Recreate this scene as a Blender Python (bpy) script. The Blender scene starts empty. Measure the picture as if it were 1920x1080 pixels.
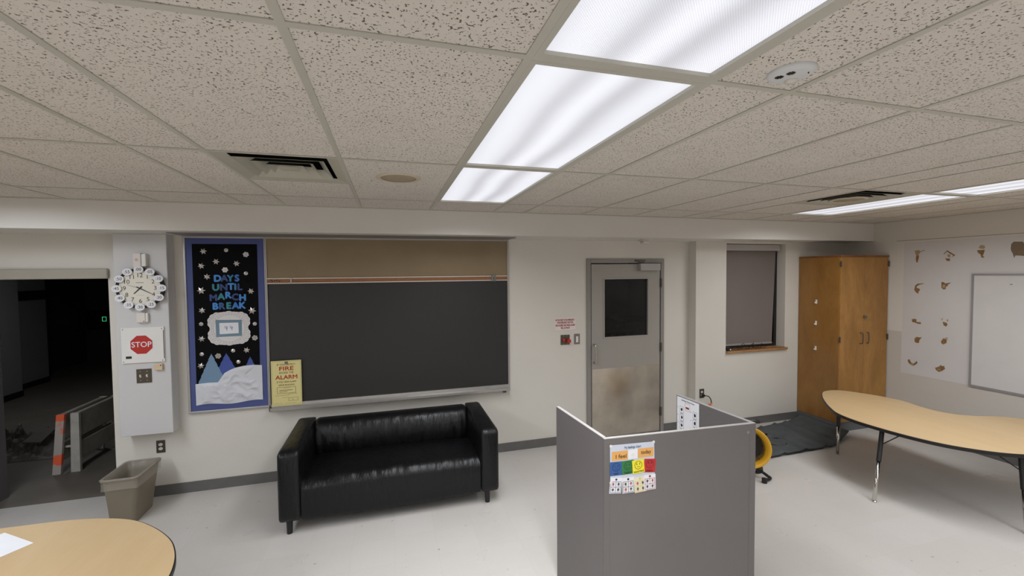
import bpy, bmesh, math, random
from mathutils import Vector, Matrix, noise
random.seed(7)
C = bpy.context.scene.collection
SC = bpy.context.scene
R = math.radians

# ------------------------------------------------------------------ camera, world, exposure
cam_d = bpy.data.cameras.new('camera'); cam_d.sensor_width = 36; cam_d.lens = 801.72/1920*36
cam_d.clip_start = .05; cam_d.clip_end = 60
cam = bpy.data.objects.new('camera', cam_d); C.objects.link(cam); SC.camera = cam
YAW, PIT, ROL = .278684, .0361287, -.00952265
f = Vector((math.sin(YAW)*math.cos(PIT), math.cos(YAW)*math.cos(PIT), -math.sin(PIT)))
r0 = Vector((math.cos(YAW), -math.sin(YAW), 0)); u0 = r0.cross(f)
rr = math.cos(ROL)*r0 + math.sin(ROL)*u0; uu = -math.sin(ROL)*r0 + math.cos(ROL)*u0
CAMZ = 2.0324
cam.matrix_world = Matrix(((rr.x, uu.x, -f.x, 0), (rr.y, uu.y, -f.y, 0), (rr.z, uu.z, -f.z, CAMZ), (0, 0, 0, 1)))
w = bpy.data.worlds.new('world'); SC.world = w; w.use_nodes = True
w.node_tree.nodes['Background'].inputs[0].default_value = (.02, .022, .03, 1)
w.node_tree.nodes['Background'].inputs[1].default_value = .3
vs = SC.view_settings
vs.view_transform = 'Standard'; vs.look = 'None'; vs.gamma = 1; vs.exposure = 0.0; vs.use_curve_mapping = False
LAMP_POWER, GLOW = 19.5, .93

# ------------------------------------------------------------------ main measures (metres; camera above the origin)
ZC = 2.6294            # underside of the ceiling grid
YW = 4.634             # main back wall face
YB, ZS = 4.131, 2.402  # soffit face and underside
YC = 4.50              # face of the column casing and of the window wall
XR, XL, YF = 6.155, -4.9, -3.2
GX = [-4.83, -4.22, -3.61, -2.99, -2.381, -1.776, -1.169, -.845, -.238, .385, .995, 1.312, 1.929, 2.538, 3.155, 3.485, 4.118, 4.70, 5.03, 5.64]
GY = [-2.57, -1.33, -.09, 1.152, 2.395, 3.635]

# ------------------------------------------------------------------ helpers
def lin(c):
    c = c/255
    return c/12.92 if c <= .04045 else ((c+.055)/1.055)**2.4
def srgb(r, g, b): return (lin(r), lin(g), lin(b), 1)
MATS = {}
def mat(name, col, rough=.6, metal=0., spec=.5, var=0., vscale=6., bump=0., bscale=60., bstretch=(1, 1, 1), alpha=1., coat=0.):
    if name in MATS: return MATS[name]
    m = bpy.data.materials.new(name); m.use_nodes = True
    nt = m.node_tree; N = nt.nodes; L = nt.links
    b = N['Principled BSDF']
    b.inputs['Base Color'].default_value = col
    b.inputs['Roughness'].default_value = rough; b.inputs['Metallic'].default_value = metal
    b.inputs['Specular IOR Level'].default_value = spec; b.inputs['Alpha'].default_value = alpha
    b.inputs['Coat Weight'].default_value = coat
    tc = N.new('ShaderNodeTexCoord')
    if var:
        n = N.new('ShaderNodeTexNoise'); n.inputs['Scale'].default_value = vscale; n.inputs['Detail'].default_value = 5
        L.new(tc.outputs['Object'], n.inputs['Vector'])
        mr = N.new('ShaderNodeMapRange'); mr.inputs[1].default_value = .3; mr.inputs[2].default_value = .7
        mr.inputs[3].default_value = 1-var; mr.inputs[4].default_value = 1+var
        L.new(n.outputs['Fac'], mr.inputs[0])
        mx = N.new('ShaderNodeVectorMath'); mx.operation = 'SCALE'; mx.inputs[0].default_value = col[:3]
        L.new(mr.outputs[0], mx.inputs['Scale']); L.new(mx.outputs[0], b.inputs['Base Color'])
    if bump:
        mp = N.new('ShaderNodeMapping'); mp.inputs['Scale'].default_value = bstretch
        L.new(tc.outputs['Object'], mp.inputs[0])
        n2 = N.new('ShaderNodeTexNoise'); n2.inputs['Scale'].default_value = bscale; n2.inputs['Detail'].default_value = 4
        L.new(mp.outputs[0], n2.inputs['Vector'])
        bp = N.new('ShaderNodeBump'); bp.inputs['Strength'].default_value = bump; bp.inputs['Distance'].default_value = .02
        L.new(n2.outputs['Fac'], bp.inputs['Height']); L.new(bp.outputs[0], b.inputs['Normal'])
    MATS[name] = m
    return m
def nodes(m): return m.node_tree.nodes, m.node_tree.links, m.node_tree.nodes['Principled BSDF']

ORG = {}
def bm_(): return bmesh.new()
def obj(name, bm, m, parent=None, smooth=False, bevel=0., seg=2, label=None, cat=None, group=None, kind=None, org=None):
    """links a bmesh given in world coordinates as one mesh object"""
    o0 = Vector((0, 0, 0))
    if parent is not None: o0 = ORG[parent.name]
    elif org is not None: o0 = Vector(org)
    bmesh.ops.recalc_face_normals(bm, faces=bm.faces)
    if o0.length: bmesh.ops.translate(bm, verts=bm.verts, vec=-o0)
    me = bpy.data.meshes.new(name); bm.to_mesh(me); bm.free()
    o = bpy.data.objects.new(name, me); C.objects.link(o)
    for x in (m if isinstance(m, (list, tuple)) else [m]): me.materials.append(x)
    if smooth:
        for p in me.polygons: p.use_smooth = True
    if bevel:
        md = o.modifiers.new('bevel', 'BEVEL'); md.width = bevel; md.segments = seg; md.limit_method = 'ANGLE'; md.angle_limit = R(40)
    if parent is not None:
        o.parent = parent
    else: o.location = o0
    ORG[o.name] = o0
    tag(o, label, cat, group, kind)
    return o
def tag(o, label=None, cat=None, group=None, kind=None):
    if label: o['label'] = label
    if cat: o['category'] = cat
    if group: o['group'] = group
    if kind: o['kind'] = kind
    return o
def thing(name, loc, label=None, cat=None, group=None, kind=None):
    o = bpy.data.objects.new(name, None); C.objects.link(o); o.location = loc; o.empty_display_size = .05
    ORG[o.name] = Vector(loc)
    return tag(o, label, cat, group, kind)
def dup(root, delta, label=None):
    d = Vector(delta)
    c = root.copy(); C.objects.link(c); c.location = root.location + d
    if label: c['label'] = label
    for ch in list(root.children):
        k = ch.copy(); C.objects.link(k); k.parent = c
        for g in list(ch.children):
            q = g.copy(); C.objects.link(q); q.parent = k
    return c

def box(bm, x0, x1, y0, y1, z0, z1):
    v = [bm.verts.new(p) for p in ((x0, y0, z0), (x1, y0, z0), (x1, y1, z0), (x0, y1, z0), (x0, y0, z1), (x1, y0, z1), (x1, y1, z1), (x0, y1, z1))]
    for q in ((0, 3, 2, 1), (4, 5, 6, 7), (0, 1, 5, 4), (1, 2, 6, 5), (2, 3, 7, 6), (3, 0, 4, 7)): bm.faces.new([v[i] for i in q])
    return bm
def B(*a): return box(bm_(), *a)
def tube(bm, pts, r, n=8, closed=False):
    pts = [Vector(p) for p in pts]; rings = []
    k = len(pts); up = None
    for i, p in enumerate(pts):
        if closed: t = pts[(i+1) % k] - pts[i-1]
        else: t = pts[min(i+1, k-1)] - pts[max(i-1, 0)]
        t.normalize()
        if up is None: up = Vector((0, 0, 1)) if abs(t.z) < .9 else Vector((1, 0, 0))
        a = t.cross(up)
        if a.length < 1e-4: a = t.cross(Vector((0, 1, .3)))
        a.normalize(); b = a.cross(t); up = b
        ri = r[i] if isinstance(r, (list, tuple)) else r
        rings.append([bm.verts.new(p + ri*(math.cos(2*math.pi*j/n)*a + math.sin(2*math.pi*j/n)*b)) for j in range(n)])
    for i in range(k if closed else k-1):
        A, D = rings[i], rings[(i+1) % k]
        for j in range(n): bm.faces.new((A[j], A[(j+1) % n], D[(j+1) % n], D[j]))
    if not closed: bm.faces.new(rings[0][::-1]); bm.faces.new(rings[-1])
    return bm
def spline(pts, n=6):
    P = [Vector(p) for p in pts]; out = []
    for i in range(len(P)-1):
        a, b, c, d = P[max(i-1, 0)], P[i], P[i+1], P[min(i+2, len(P)-1)]
        for k in range(n):
            t = k/n
            out.append(.5*((2*b)+(c-a)*t+(2*a-5*b+4*c-d)*t*t+(3*b-a-3*c+d)*t**3))
    out.append(P[-1]); return out
def lathe(bm, prof, O=(0, 0, 0), axis=(0, 0, 1), n=24):
    """prof: (radius, height) from start to end"""
    ax = Vector(axis).normalized(); a = ax.orthogonal().normalized(); b = ax.cross(a); O = Vector(O); rings = []
    for r, h in prof:
        if r < 1e-6: rings.append([bm.verts.new(O+ax*h)])
        else: rings.append([bm.verts.new(O+ax*h+r*(math.cos(2*math.pi*j/n)*a+math.sin(2*math.pi*j/n)*b)) for j in range(n)])
    for A, D in zip(rings, rings[1:]):
        for j in range(n):
            k = (j+1) % n
            if len(A) == 1 and len(D) == 1: continue
            if len(A) == 1: bm.faces.new((A[0], D[k], D[j]))
            elif len(D) == 1: bm.faces.new((A[j], A[k], D[0]))
            else: bm.faces.new((A[j], A[k], D[k], D[j]))
    return bm
class Fr:
    """a flat face in the room: origin, right, up, outward normal"""
    def __init__(s, O, Rv, U=(0, 0, 1)):
        s.O, s.R, s.U = Vector(O), Vector(Rv).normalized(), Vector(U).normalized(); s.N = s.R.cross(s.U)
    def p(s, x, y, t=0): return s.O+s.R*x+s.U*y+s.N*t
    def rot(s, x, y, a):
        g = Fr(s.p(x, y), s.R*math.cos(a)+s.U*math.sin(a), s.U*math.cos(a)-s.R*math.sin(a)); return g
def poly(bm, F, pts, t0, t1=None):
    if t1 is None: bm.faces.new([bm.verts.new(F.p(x, y, t0)) for x, y in pts]); return bm
    a = [bm.verts.new(F.p(x, y, t0)) for x, y in pts]; b = [bm.verts.new(F.p(x, y, t1)) for x, y in pts]
    bm.faces.new(a[::-1]); bm.faces.new(b)
    for i in range(len(a)): j = (i+1) % len(a); bm.faces.new((a[i], a[j], b[j], b[i]))
    return bm
def rect(bm, F, x0, x1, y0, y1, t0, t1=None): return poly(bm, F, [(x0, y0), (x1, y0), (x1, y1), (x0, y1)], t0, t1)
def circ(cx, cy, r, n=24, ry=None, a0=0): return [(cx+r*math.cos(a0+2*math.pi*i/n), cy+(ry or r)*math.sin(a0+2*math.pi*i/n)) for i in range(n)]
def stroke(bm, F, pts, wd, t, closed=False):
    """a drawn line of width wd"""
    n = len(pts); L_, R_ = [], []
    for i, (x, y) in enumerate(pts):
        if closed: a, b = pts[i-1], pts[(i+1) % n]
        else: a, b = pts[max(i-1, 0)], pts[min(i+1, n-1)]
        dx, dy = b[0]-a[0], b[1]-a[1]; l = math.hypot(dx, dy) or 1
        nx, ny = -dy/l*wd/2, dx/l*wd/2
        L_.append(bm.verts.new(F.p(x+nx, y+ny, t))); R_.append(bm.verts.new(F.p(x-nx, y-ny, t)))
    for i in range(n if closed else n-1): j = (i+1) % n; bm.faces.new((R_[i], R_[j], L_[j], L_[i]))
    return bm
def outline(bm, F, x0, x1, y0, y1, wd, t):
    for a in ((x0, x1, y0, y0+wd), (x0, x1, y1-wd, y1), (x0, x0+wd, y0, y1), (x1-wd, x1, y0, y1)): rect(bm, F, *a, t)
    return bm
TXT = {}
def text(bm, F, s, size, cx, cy, t, bold=0., width=None, ext=0., align='CENTER', a=0.):
    extra = bold*.8; bold = 0; key = (s, bold, ext, align)
    if key not in TXT:
        cu = bpy.data.curves.new('text', 'FONT'); cu.body = s; cu.align_x = align; cu.align_y = 'CENTER'; cu.resolution_u = 3
        cu.offset = bold; cu.extrude = ext
        to = bpy.data.objects.new('text', cu); C.objects.link(to)
        dg = bpy.context.evaluated_depsgraph_get(); dg.update()
        TXT[key] = bpy.data.meshes.new_from_object(to.evaluated_get(dg))
        bpy.data.objects.remove(to); bpy.data.curves.remove(cu)
    me = TXT[key]
    xs = [v.co.x for v in me.vertices]; sx = size
    if width: sx = width/(max(xs)-min(xs))
    ca, sa = math.cos(a), math.sin(a)
    sh = [(0, 0)] if extra < .001 else [(extra*size, 0), (-extra*size, 0), (0, extra*size), (0, -extra*size)]
    for k, (ox, oy) in enumerate(sh):
        vv = []
        for v in me.vertices:
            x, y = v.co.x*sx+ox, v.co.y*size+oy
            vv.append(bm.verts.new(F.p(cx+x*ca-y*sa, cy+x*sa+y*ca, t+k*.00012+v.co.z*size)))
        for p in me.polygons:
            try: bm.faces.new([vv[i] for i in p.vertices])
            except ValueError: pass
    return bm
def loft(bm, sections, closed_profile=False, cap=True):
    rings = [[bm.verts.new(p) for p in s] for s in sections]; n = len(rings[0])
    for A, D in zip(rings, rings[1:]):
        for j in range(n if closed_profile else n-1): k = (j+1) % n; bm.faces.new((A[j], A[k], D[k], D[j]))
    if cap and closed_profile: bm.faces.new(rings[0][::-1]); bm.faces.new(rings[-1])
    return bm
def puff(x0, x1, y0, y1, z0, z1, bev, bulge, cuts=8, seg=4):
    """a stuffed block: bevelled box with softly bulging sides"""
    bm = B(x0, x1, y0, y1, z0, z1)
    bmesh.ops.subdivide_edges(bm, edges=bm.edges, cuts=cuts, use_grid_fill=True)
    c = Vector(((x0+x1)/2, (y0+y1)/2, (z0+z1)/2)); h = Vector(((x1-x0)/2, (y1-y0)/2, (z1-z0)/2))
    for v in bm.verts:
        d = v.co-c
        q = Vector([max(-(h[i]-bev), min(h[i]-bev, d[i])) for i in range(3)]); e = d-q
        if e.length > 1e-6: e = e.normalized()*min(e.length, bev)
        n = Vector([d[i]/h[i] for i in range(3)])
        s = Vector((0, 0, 0))
        for i in range(3):
            o_ = [j for j in range(3) if j != i]
            s[i] = bulge*n[i]*(1-n[o_[0]]**2)*(1-n[o_[1]]**2)
        v.co = c+q+e+s
    return bm

# ------------------------------------------------------------------ materials
M_wall = mat('painted wall', srgb(212, 207, 198), .55, var=.025, vscale=1.3, bump=.08, bscale=160)
M_casing = mat('casing paint', srgb(200, 198, 197), .45, var=.015, vscale=2, bump=.05, bscale=160)
M_soffit = mat('soffit paint', srgb(214, 210, 204), .5, var=.02, vscale=2, bump=.06, bscale=160)
M_base = mat('rubber baseboard', srgb(100, 98, 96), .45, var=.06, vscale=8)
M_grid = mat('ceiling grid metal', srgb(184, 180, 168), .45, var=.02, vscale=3)
M_trim = mat('beige trim', srgb(165, 159, 146), .5, var=.03)
M_alu = mat('anodised aluminium', srgb(176, 172, 168), .38, metal=.55, var=.03, vscale=20)
M_steel = mat('brushed steel', srgb(192, 184, 172), .22, metal=.88, var=.14, vscale=5, bump=.04, bscale=30, bstretch=(1, 1, 14))
M_dplate = mat('dark steel plate', srgb(92, 84, 74), .4, metal=.6, var=.06, vscale=30)
M_chrome = mat('chrome', srgb(200, 196, 190), .16, metal=1., var=.02)
M_doorp = mat('grey door paint', srgb(156, 151, 144), .42, var=.02, vscale=3)
M_framep = mat('grey frame paint', srgb(138, 133, 127), .42, var=.02, vscale=3)
M_white = mat('white plastic', srgb(222, 219, 214), .4, var=.02)
M_offwhite = mat('aged white plastic', srgb(214, 206, 198), .45, var=.02)
M_paper = mat('white paper', srgb(226, 225, 228), .7, var=.02, vscale=9)
M_black = mat('black plastic', srgb(20, 19, 19), .4, var=.1, vscale=20)
M_rub = mat('black edge band', srgb(24, 22, 22), .45, var=.1, vscale=20)
M_ink = mat('black ink', srgb(28, 26, 30), .6)
M_red = mat('red ink', srgb(176, 38, 30), .5)
M_dark = mat('unlit dark gap', srgb(8, 8, 8), .9)

M_tile = mat('fissured ceiling tile', srgb(212, 203, 193), .8)
N, L, b = nodes(M_tile)
tc = N['Texture Coordinate']
def noise_node(N, L, src, scale, detail=3, rough=.5):
    n = N.new('ShaderNodeTexNoise'); n.inputs['Scale'].default_value = scale; n.inputs['Detail'].default_value = detail; n.inputs['Roughness'].default_value = rough
    L.new(src, n.inputs['Vector']); return n
def maprange(N, L, src, a, b_, c=0., d=1.):
    m = N.new('ShaderNodeMapRange'); m.inputs[1].default_value = a; m.inputs[2].default_value = b_; m.inputs[3].default_value = c; m.inputs[4].default_value = d
    L.new(src, m.inputs[0]); return m
def mixc(N, L, fac, c1, c2):
    m = N.new('ShaderNodeMix'); m.data_type = 'RGBA'
    L.new(fac, m.inputs[0])
    for s, c in ((6, c1), (7, c2)):
        if hasattr(c, 'links'): L.new(c, m.inputs[s])
        else: m.inputs[s].default_value = c
    return m.outputs[2]
def math_(N, L, op, a, b_=None):
    m = N.new('ShaderNodeMath'); m.operation = op
    for i, x in enumerate((a, b_)):
        if x is None: continue
        if hasattr(x, 'links'): L.new(x, m.inputs[i])
        else: m.inputs[i].default_value = x
    return m.outputs[0]
n1 = noise_node(N, L, tc.outputs['Object'], 118, 2.5, .58)
n2 = noise_node(N, L, tc.outputs['Object'], 9, 2)
d1 = math_(N, L, 'ADD', n1.outputs['Fac'], math_(N, L, 'MULTIPLY', n2.outputs['Fac'], .06))
pit = maprange(N, L, d1, .632, .672)
n3 = noise_node(N, L, tc.outputs['Object'], 3.5, 3)
tone = mixc(N, L, n3.outputs['Fac'], srgb(206, 198, 188), srgb(215, 207, 197))
col = mixc(N, L, pit.outputs[0], tone, srgb(92, 80, 68))
L.new(col, b.inputs['Base Color'])
bp = N.new('ShaderNodeBump'); bp.invert = True; bp.inputs['Strength'].default_value = .5; bp.inputs['Distance'].default_value = .006
L.new(pit.outputs[0], bp.inputs['Height']); L.new(bp.outputs[0], b.inputs['Normal'])

M_floor = mat('vinyl tile floor', srgb(206, 202, 194), .3, spec=.4)
N, L, b = nodes(M_floor); tc = N['Texture Coordinate']
br = N.new('ShaderNodeTexBrick'); br.offset = 0; br.squash = 1
br.inputs['Scale'].default_value = 1; br.inputs['Mortar Size'].default_value = .0011; br.inputs['Brick Width'].default_value = .305; br.inputs['Row Height'].default_value = .305
br.inputs['Mortar Smooth'].default_value = .3
br.inputs['Color1'].default_value = srgb(197, 192, 187); br.inputs['Color2'].default_value = srgb(194, 189, 183); br.inputs['Mortar'].default_value = srgb(186, 181, 174)
L.new(tc.outputs['Object'], br.inputs['Vector'])
mp = N.new('ShaderNodeMapping'); mp.inputs['Scale'].default_value = (1, 2.4, 1); L.new(tc.outputs['Object'], mp.inputs[0])
s1 = maprange(N, L, noise_node(N, L, mp.outputs[0], 46, 4, .6).outputs['Fac'], .60, .72)
c1 = mixc(N, L, math_(N, L, 'MULTIPLY', s1.outputs[0], .45), br.outputs['Color'], srgb(172, 164, 154))
s2 = maprange(N, L, noise_node(N, L, tc.outputs['Object'], 1.6, 5, .6).outputs['Fac'], .45, .75)
c2 = mixc(N, L, math_(N, L, 'MULTIPLY', s2.outputs[0], .22), c1, srgb(182, 176, 168))
s3 = maprange(N, L, noise_node(N, L, tc.outputs['Object'], 21, 2, .4).outputs['Fac'], .75, .77)
c3 = mixc(N, L, math_(N, L, 'MULTIPLY', s3.outputs[0], .6), c2, srgb(120, 110, 100))
L.new(c3, b.inputs['Base Color'])
ro = maprange(N, L, noise_node(N, L, tc.outputs['Object'], 2.2, 3).outputs['Fac'], .3, .7, .27, .42); L.new(ro.outputs[0], b.inputs['Roughness'])

def wood(name, c_lo, c_hi, scale, rough, stretch=(1, 1, .12), coat=.2):
    m = mat(name, c_lo, rough, coat=coat); N, L, b = nodes(m); tc = N['Texture Coordinate']
    b.inputs['Coat Roughness'].default_value = .25
    mp = N.new('ShaderNodeMapping'); mp.inputs['Scale'].default_value = stretch; L.new(tc.outputs['Object'], mp.inputs[0])
    a = noise_node(N, L, mp.outputs[0], scale, 6, .62); a.inputs['Distortion'].default_value = 1.2
    g = noise_node(N, L, mp.outputs[0], scale*14, 3, .6)
    k = math_(N, L, 'ADD', math_(N, L, 'MULTIPLY', a.outputs['Fac'], .8), math_(N, L, 'MULTIPLY', g.outputs['Fac'], .2))
    fr = maprange(N, L, k, .36, .66)
    L.new(mixc(N, L, fr.outputs[0], c_lo, c_hi), b.inputs['Base Color'])
    return m
M_wood = wood('varnished birch plywood', srgb(132, 90, 36), srgb(156, 110, 52), 3.2, .40, (1, 1, .3))
M_sill = wood('varnished sill wood', srgb(142, 98, 58), srgb(186, 138, 88), 5, .4, (.2, 1, 1))
M_top = wood('maple laminate', srgb(190, 162, 120), srgb(198, 170, 130), 4, .42, (1, .15, 1), .05)

M_leather = mat('black leather', srgb(12, 12, 14), .34, spec=.36)
N, L, b = nodes(M_leather); tc = N['Texture Coordinate']
mp = N.new('ShaderNodeMapping'); mp.inputs['Scale'].default_value = (1, .35, .35); L.new(tc.outputs['Object'], mp.inputs[0])
wr = noise_node(N, L, mp.outputs[0], 26, 4, .55); wr.inputs['Distortion'].default_value = .6
fi = noise_node(N, L, tc.outputs['Object'], 260, 2)
hh = math_(N, L, 'ADD', wr.outputs['Fac'], math_(N, L, 'MULTIPLY', fi.outputs['Fac'], .06))
bp = N.new('ShaderNodeBump'); bp.inputs['Strength'].default_value = .32; bp.inputs['Distance'].default_value = .02
L.new(hh, bp.inputs['Height']); L.new(bp.outputs[0], b.inputs['Normal'])
L.new(maprange(N, L, noise_node(N, L, tc.outputs['Object'], 7, 3).outputs['Fac'], .3, .7, .28, .44).outputs[0], b.inputs['Roughness'])

def lens_mat():
    """prismatic lens with the tubes glowing behind it"""
    m = bpy.data.materials.new('prismatic light lens'); m.use_nodes = True
    N, L = m.node_tree.nodes, m.node_tree.links
    b = N['Principled BSDF']; tc = N.new('ShaderNodeTexCoord'); sp = N.new('ShaderNodeSeparateXYZ')
    L.new(tc.outputs['Object'], sp.inputs[0])
    # soft lateral wander of the tube images, from the prisms
    wn = noise_node(N, L, tc.outputs['Object'], 1.1, 1)
    x = math_(N, L, 'ADD', sp.outputs[0], math_(N, L, 'MULTIPLY', math_(N, L, 'SUBTRACT', wn.outputs['Fac'], .5), .10))
    cr = N.new('ShaderNodeValToRGB'); L.new(maprange(N, L, x, -.30, .30).outputs[0], cr.inputs[0])
    e = cr.color_ramp.elements
    stops = [(0, .62), (.13, .92), (.27, .80), (.36, .48), (.46, .86), (.53, .92), (.60, .78), (.68, .44), (.80, .82), (.92, .90), (1, .66)]
    e[0].position, e[1].position = 0, 1
    for p_, v in stops[1:-1]: e.new(p_)
    for el, (p_, v) in zip(cr.color_ramp.elements, stops): el.color = (v, v, v*1.02, 1)
    cr.color_ramp.interpolation = 'B_SPLINE'
    # fine prism grid
    gx = math_(N, L, 'SINE', math_(N, L, 'MULTIPLY', sp.outputs[0], 2*math.pi/.0078))
    gy = math_(N, L, 'SINE', math_(N, L, 'MULTIPLY', sp.outputs[1], 2*math.pi/.0078))
    g = maprange(N, L, math_(N, L, 'MULTIPLY', gx, gy), -1, 1, .80, 1.15)
    vm = N.new('ShaderNodeVectorMath'); vm.operation = 'SCALE'
    L.new(cr.outputs[0], vm.inputs[0]); L.new(g.outputs[0], vm.inputs['Scale'])
    ti = N.new('ShaderNodeVectorMath'); ti.operation = 'MULTIPLY'; ti.inputs[1].default_value = (.985, 1., 1.06)
    L.new(vm.outputs[0], ti.inputs[0])
    L.new(ti.outputs[0], b.inputs['Emission Color']); b.inputs['Emission Strength'].default_value = GLOW
    b.inputs['Base Color'].default_value = (.25, .25, .26, 1); b.inputs['Roughness'].default_value = .4
    return m
M_lens = lens_mat()

# ------------------------------------------------------------------ ceiling
SKIP = {}   # grid cells taken by lights and vents
for i, x0 in enumerate(GX):
    for j, y0 in enumerate(GY):
        if x0 in (.385, 4.118, -2.99) and j < 5: SKIP[i, j] = 1
vent_cells = {(GX.index(-.845), 4): (-.845, -.238), (GX.index(3.485), 4): (3.485, 4.118)}
bm = bm_()
GXe = GX+[XR]; GYe = [YF]+GY+[YB]
for i in range(len(GX)):
    for j in range(len(GYe)-1):
        if (i, j-1) in SKIP: continue
        y0, y1 = GYe[j], GYe[j+1]
        if (i, j-1) in vent_cells: y0 = 3.045
        box(bm, GXe[i], GXe[i+1], y0, y1, ZC+.0045, ZC+.025)
box(bm, XL, GX[0], YF, YB, ZC+.0045, ZC+.025)
box(bm, XL-.2, XR+.2, YF-.2, YW+.4, ZC+.30, ZC+.36)  # unseen lid over the tile layer, added to keep world light out
ceiling = obj('ceiling', bm, M_tile, kind='structure')
# vents open a window in the tile layer: cut the vent cells' near half out of the tile boxes
bm = bm_(); T = .012
for x in GX: box(bm, x-T, x+T, YF, YB, ZC+.001, ZC+.004)
for y in GY:
    for a, c in zip([XL]+GX, GX+[XR]): box(bm, a+T, c-T, y-T, y+T, ZC+.001, ZC+.004)
box(bm, -.845+T, -.238-T, 3.045-T*.6, 3.045+T*.6, ZC+.001, ZC+.004); box(bm, 3.485+T, 4.118-T, 3.045-T*.6, 3.045+T*.6, ZC+.001, ZC+.004)
box(bm, XL, XR, YB-.02, YB-.001, ZC-.002, ZC+.006); box(bm, XR-.02, XR-.001, YF, YB-.02, ZC-.002, ZC+.006)
obj('trim_1', bm, M_grid, kind='structure')

# ------------------------------------------------------------------ walls, floor
OX0, OX1, OZ = -3.44, -2.40, 2.012      # corridor opening
DX0, DX1, DZ = 2.242, 3.302, 2.187      # door frame outer
WX0, WX1, WZ0, WZ1 = 4.137, 5.098, .972, 2.378
bm = bm_()
box(bm, XL-.2, OX0, YW, 5.02, 0, 3); box(bm, OX0, OX1, YW, 4.86, OZ, 3); box(bm, OX1, DX0, YW, 4.86, 0, 3)
box(bm, DX0, DX1, YW, 4.86, DZ, 3); box(bm, DX1, 3.678, YW, 4.86, 0, 3)
box(bm, 3.678, WX0, YC, 4.86, 0, 3); box(bm, WX1, XR+.2, YC, 4.86, 0, 3); box(bm, WX0, WX1, YC, 4.86, 0, WZ0); box(bm, WX0, WX1, YC, 4.86, WZ1, 3)
obj('wall_back', bm, M_wall, kind='structure')
obj('column_casing', B(-2.291, -1.897, YC, YW-.001, .621, ZS), M_casing, kind='structure', bevel=.006)
bm = B(XL, XR, YB, YW-.0005, ZS, ZC+.29)
so = obj('soffit', bm, M_soffit, kind='structure')
obj('screen_track', B(-1.812, 1.282, 4.30, 4.60, ZS-.006, ZS-.001), mat('grey track', srgb(128, 122, 118), .5, var=.04), so)
M_wallR = mat('side wall paint', srgb(196, 191, 186), .55, bump=.08, bscale=160)
N, L, b = nodes(M_wallR); tc = N['Texture Coordinate']; sp = N.new('ShaderNodeSeparateXYZ'); L.new(tc.outputs['Object'], sp.inputs[0])
st = maprange(N, L, sp.outputs[2], 1.247, 1.250)
L.new(mixc(N, L, st.outputs[0], srgb(196, 189, 180), srgb(214, 208, 199)), b.inputs['Base Color'])
wr_ = obj('wall_right', B(XR, XR+.2, YF-.2, YC-.001, 0, 3), M_wallR, kind='structure')
obj('wall_left', B(XL-.2, XL, YF-.2, YW-.001, 0, 3), M_wall, kind='structure')
obj('wall_front', B(XL, XR, YF-.2, YF, 0, 3), M_wall, kind='structure')
bm = B(XL-.2, XR+.2, YF-.2, 4.785, -.1, 0)
obj('floor', bm, M_floor, kind='structure')
bm = bm_()
for a in ((OX1+.004, DX0, YW-.010), (DX1, 3.66, YW-.010), (3.672, 5.32, YC-.010)): box(bm, a[0], a[1], a[2], a[2]+.009, 0, .098)
box(bm, 3.668, 3.677, YC-.01, YW-.001, 0, .098)
obj('baseboard_back', bm, M_base, kind='structure')
obj('baseboard_right', B(XR-.010, XR-.001, YF, 3.92, 0, .098), M_base, kind='structure')
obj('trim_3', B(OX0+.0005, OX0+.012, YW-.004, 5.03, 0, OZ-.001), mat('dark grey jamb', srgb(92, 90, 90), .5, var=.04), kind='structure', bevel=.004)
# opening: metal head track and the rounded left jamb
bm = B(-3.60, -2.388, YW-.035, YW-.001, 2.012, 2.102)
obj('trim_2', bm, M_trim, kind='structure', bevel=.012, seg=3)

# ------------------------------------------------------------------ corridor beyond the opening (dark but for an added lamp)
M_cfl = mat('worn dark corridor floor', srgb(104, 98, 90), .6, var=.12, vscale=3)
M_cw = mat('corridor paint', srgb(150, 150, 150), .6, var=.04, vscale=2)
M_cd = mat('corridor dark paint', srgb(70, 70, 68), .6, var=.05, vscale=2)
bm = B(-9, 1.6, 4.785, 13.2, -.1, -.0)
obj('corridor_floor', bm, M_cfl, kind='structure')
bm = bm_()
box(bm, -6.35, -6.07, 5.03, 9.28, 0, 3)
box(bm, -6.65, -6.42, 9.75, 10.45, .0, 3)
wl = obj('wall_corridor_left', bm, M_cw, kind='structure')
bm = bm_()
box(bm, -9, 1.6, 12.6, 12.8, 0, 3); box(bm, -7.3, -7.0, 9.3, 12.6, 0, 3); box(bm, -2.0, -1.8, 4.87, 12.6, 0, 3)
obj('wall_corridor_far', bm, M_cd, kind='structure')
bm = bm_(); box(bm, -6.068, -6.055, 5.03, 9.28, 0, .10); box(bm, -6.418, -6.405, 9.75, 10.45, 0, .1); box(bm, -6.418, -6.38, 9.75, 10.45, 1.62, 1.78)
obj('baseboard_corridor', bm, M_dark, kind='structure')
obj('ceiling_corridor', B(-9, 1.6, 4.87, 13, 2.62, 2.75), M_cd, kind='structure')

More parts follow.
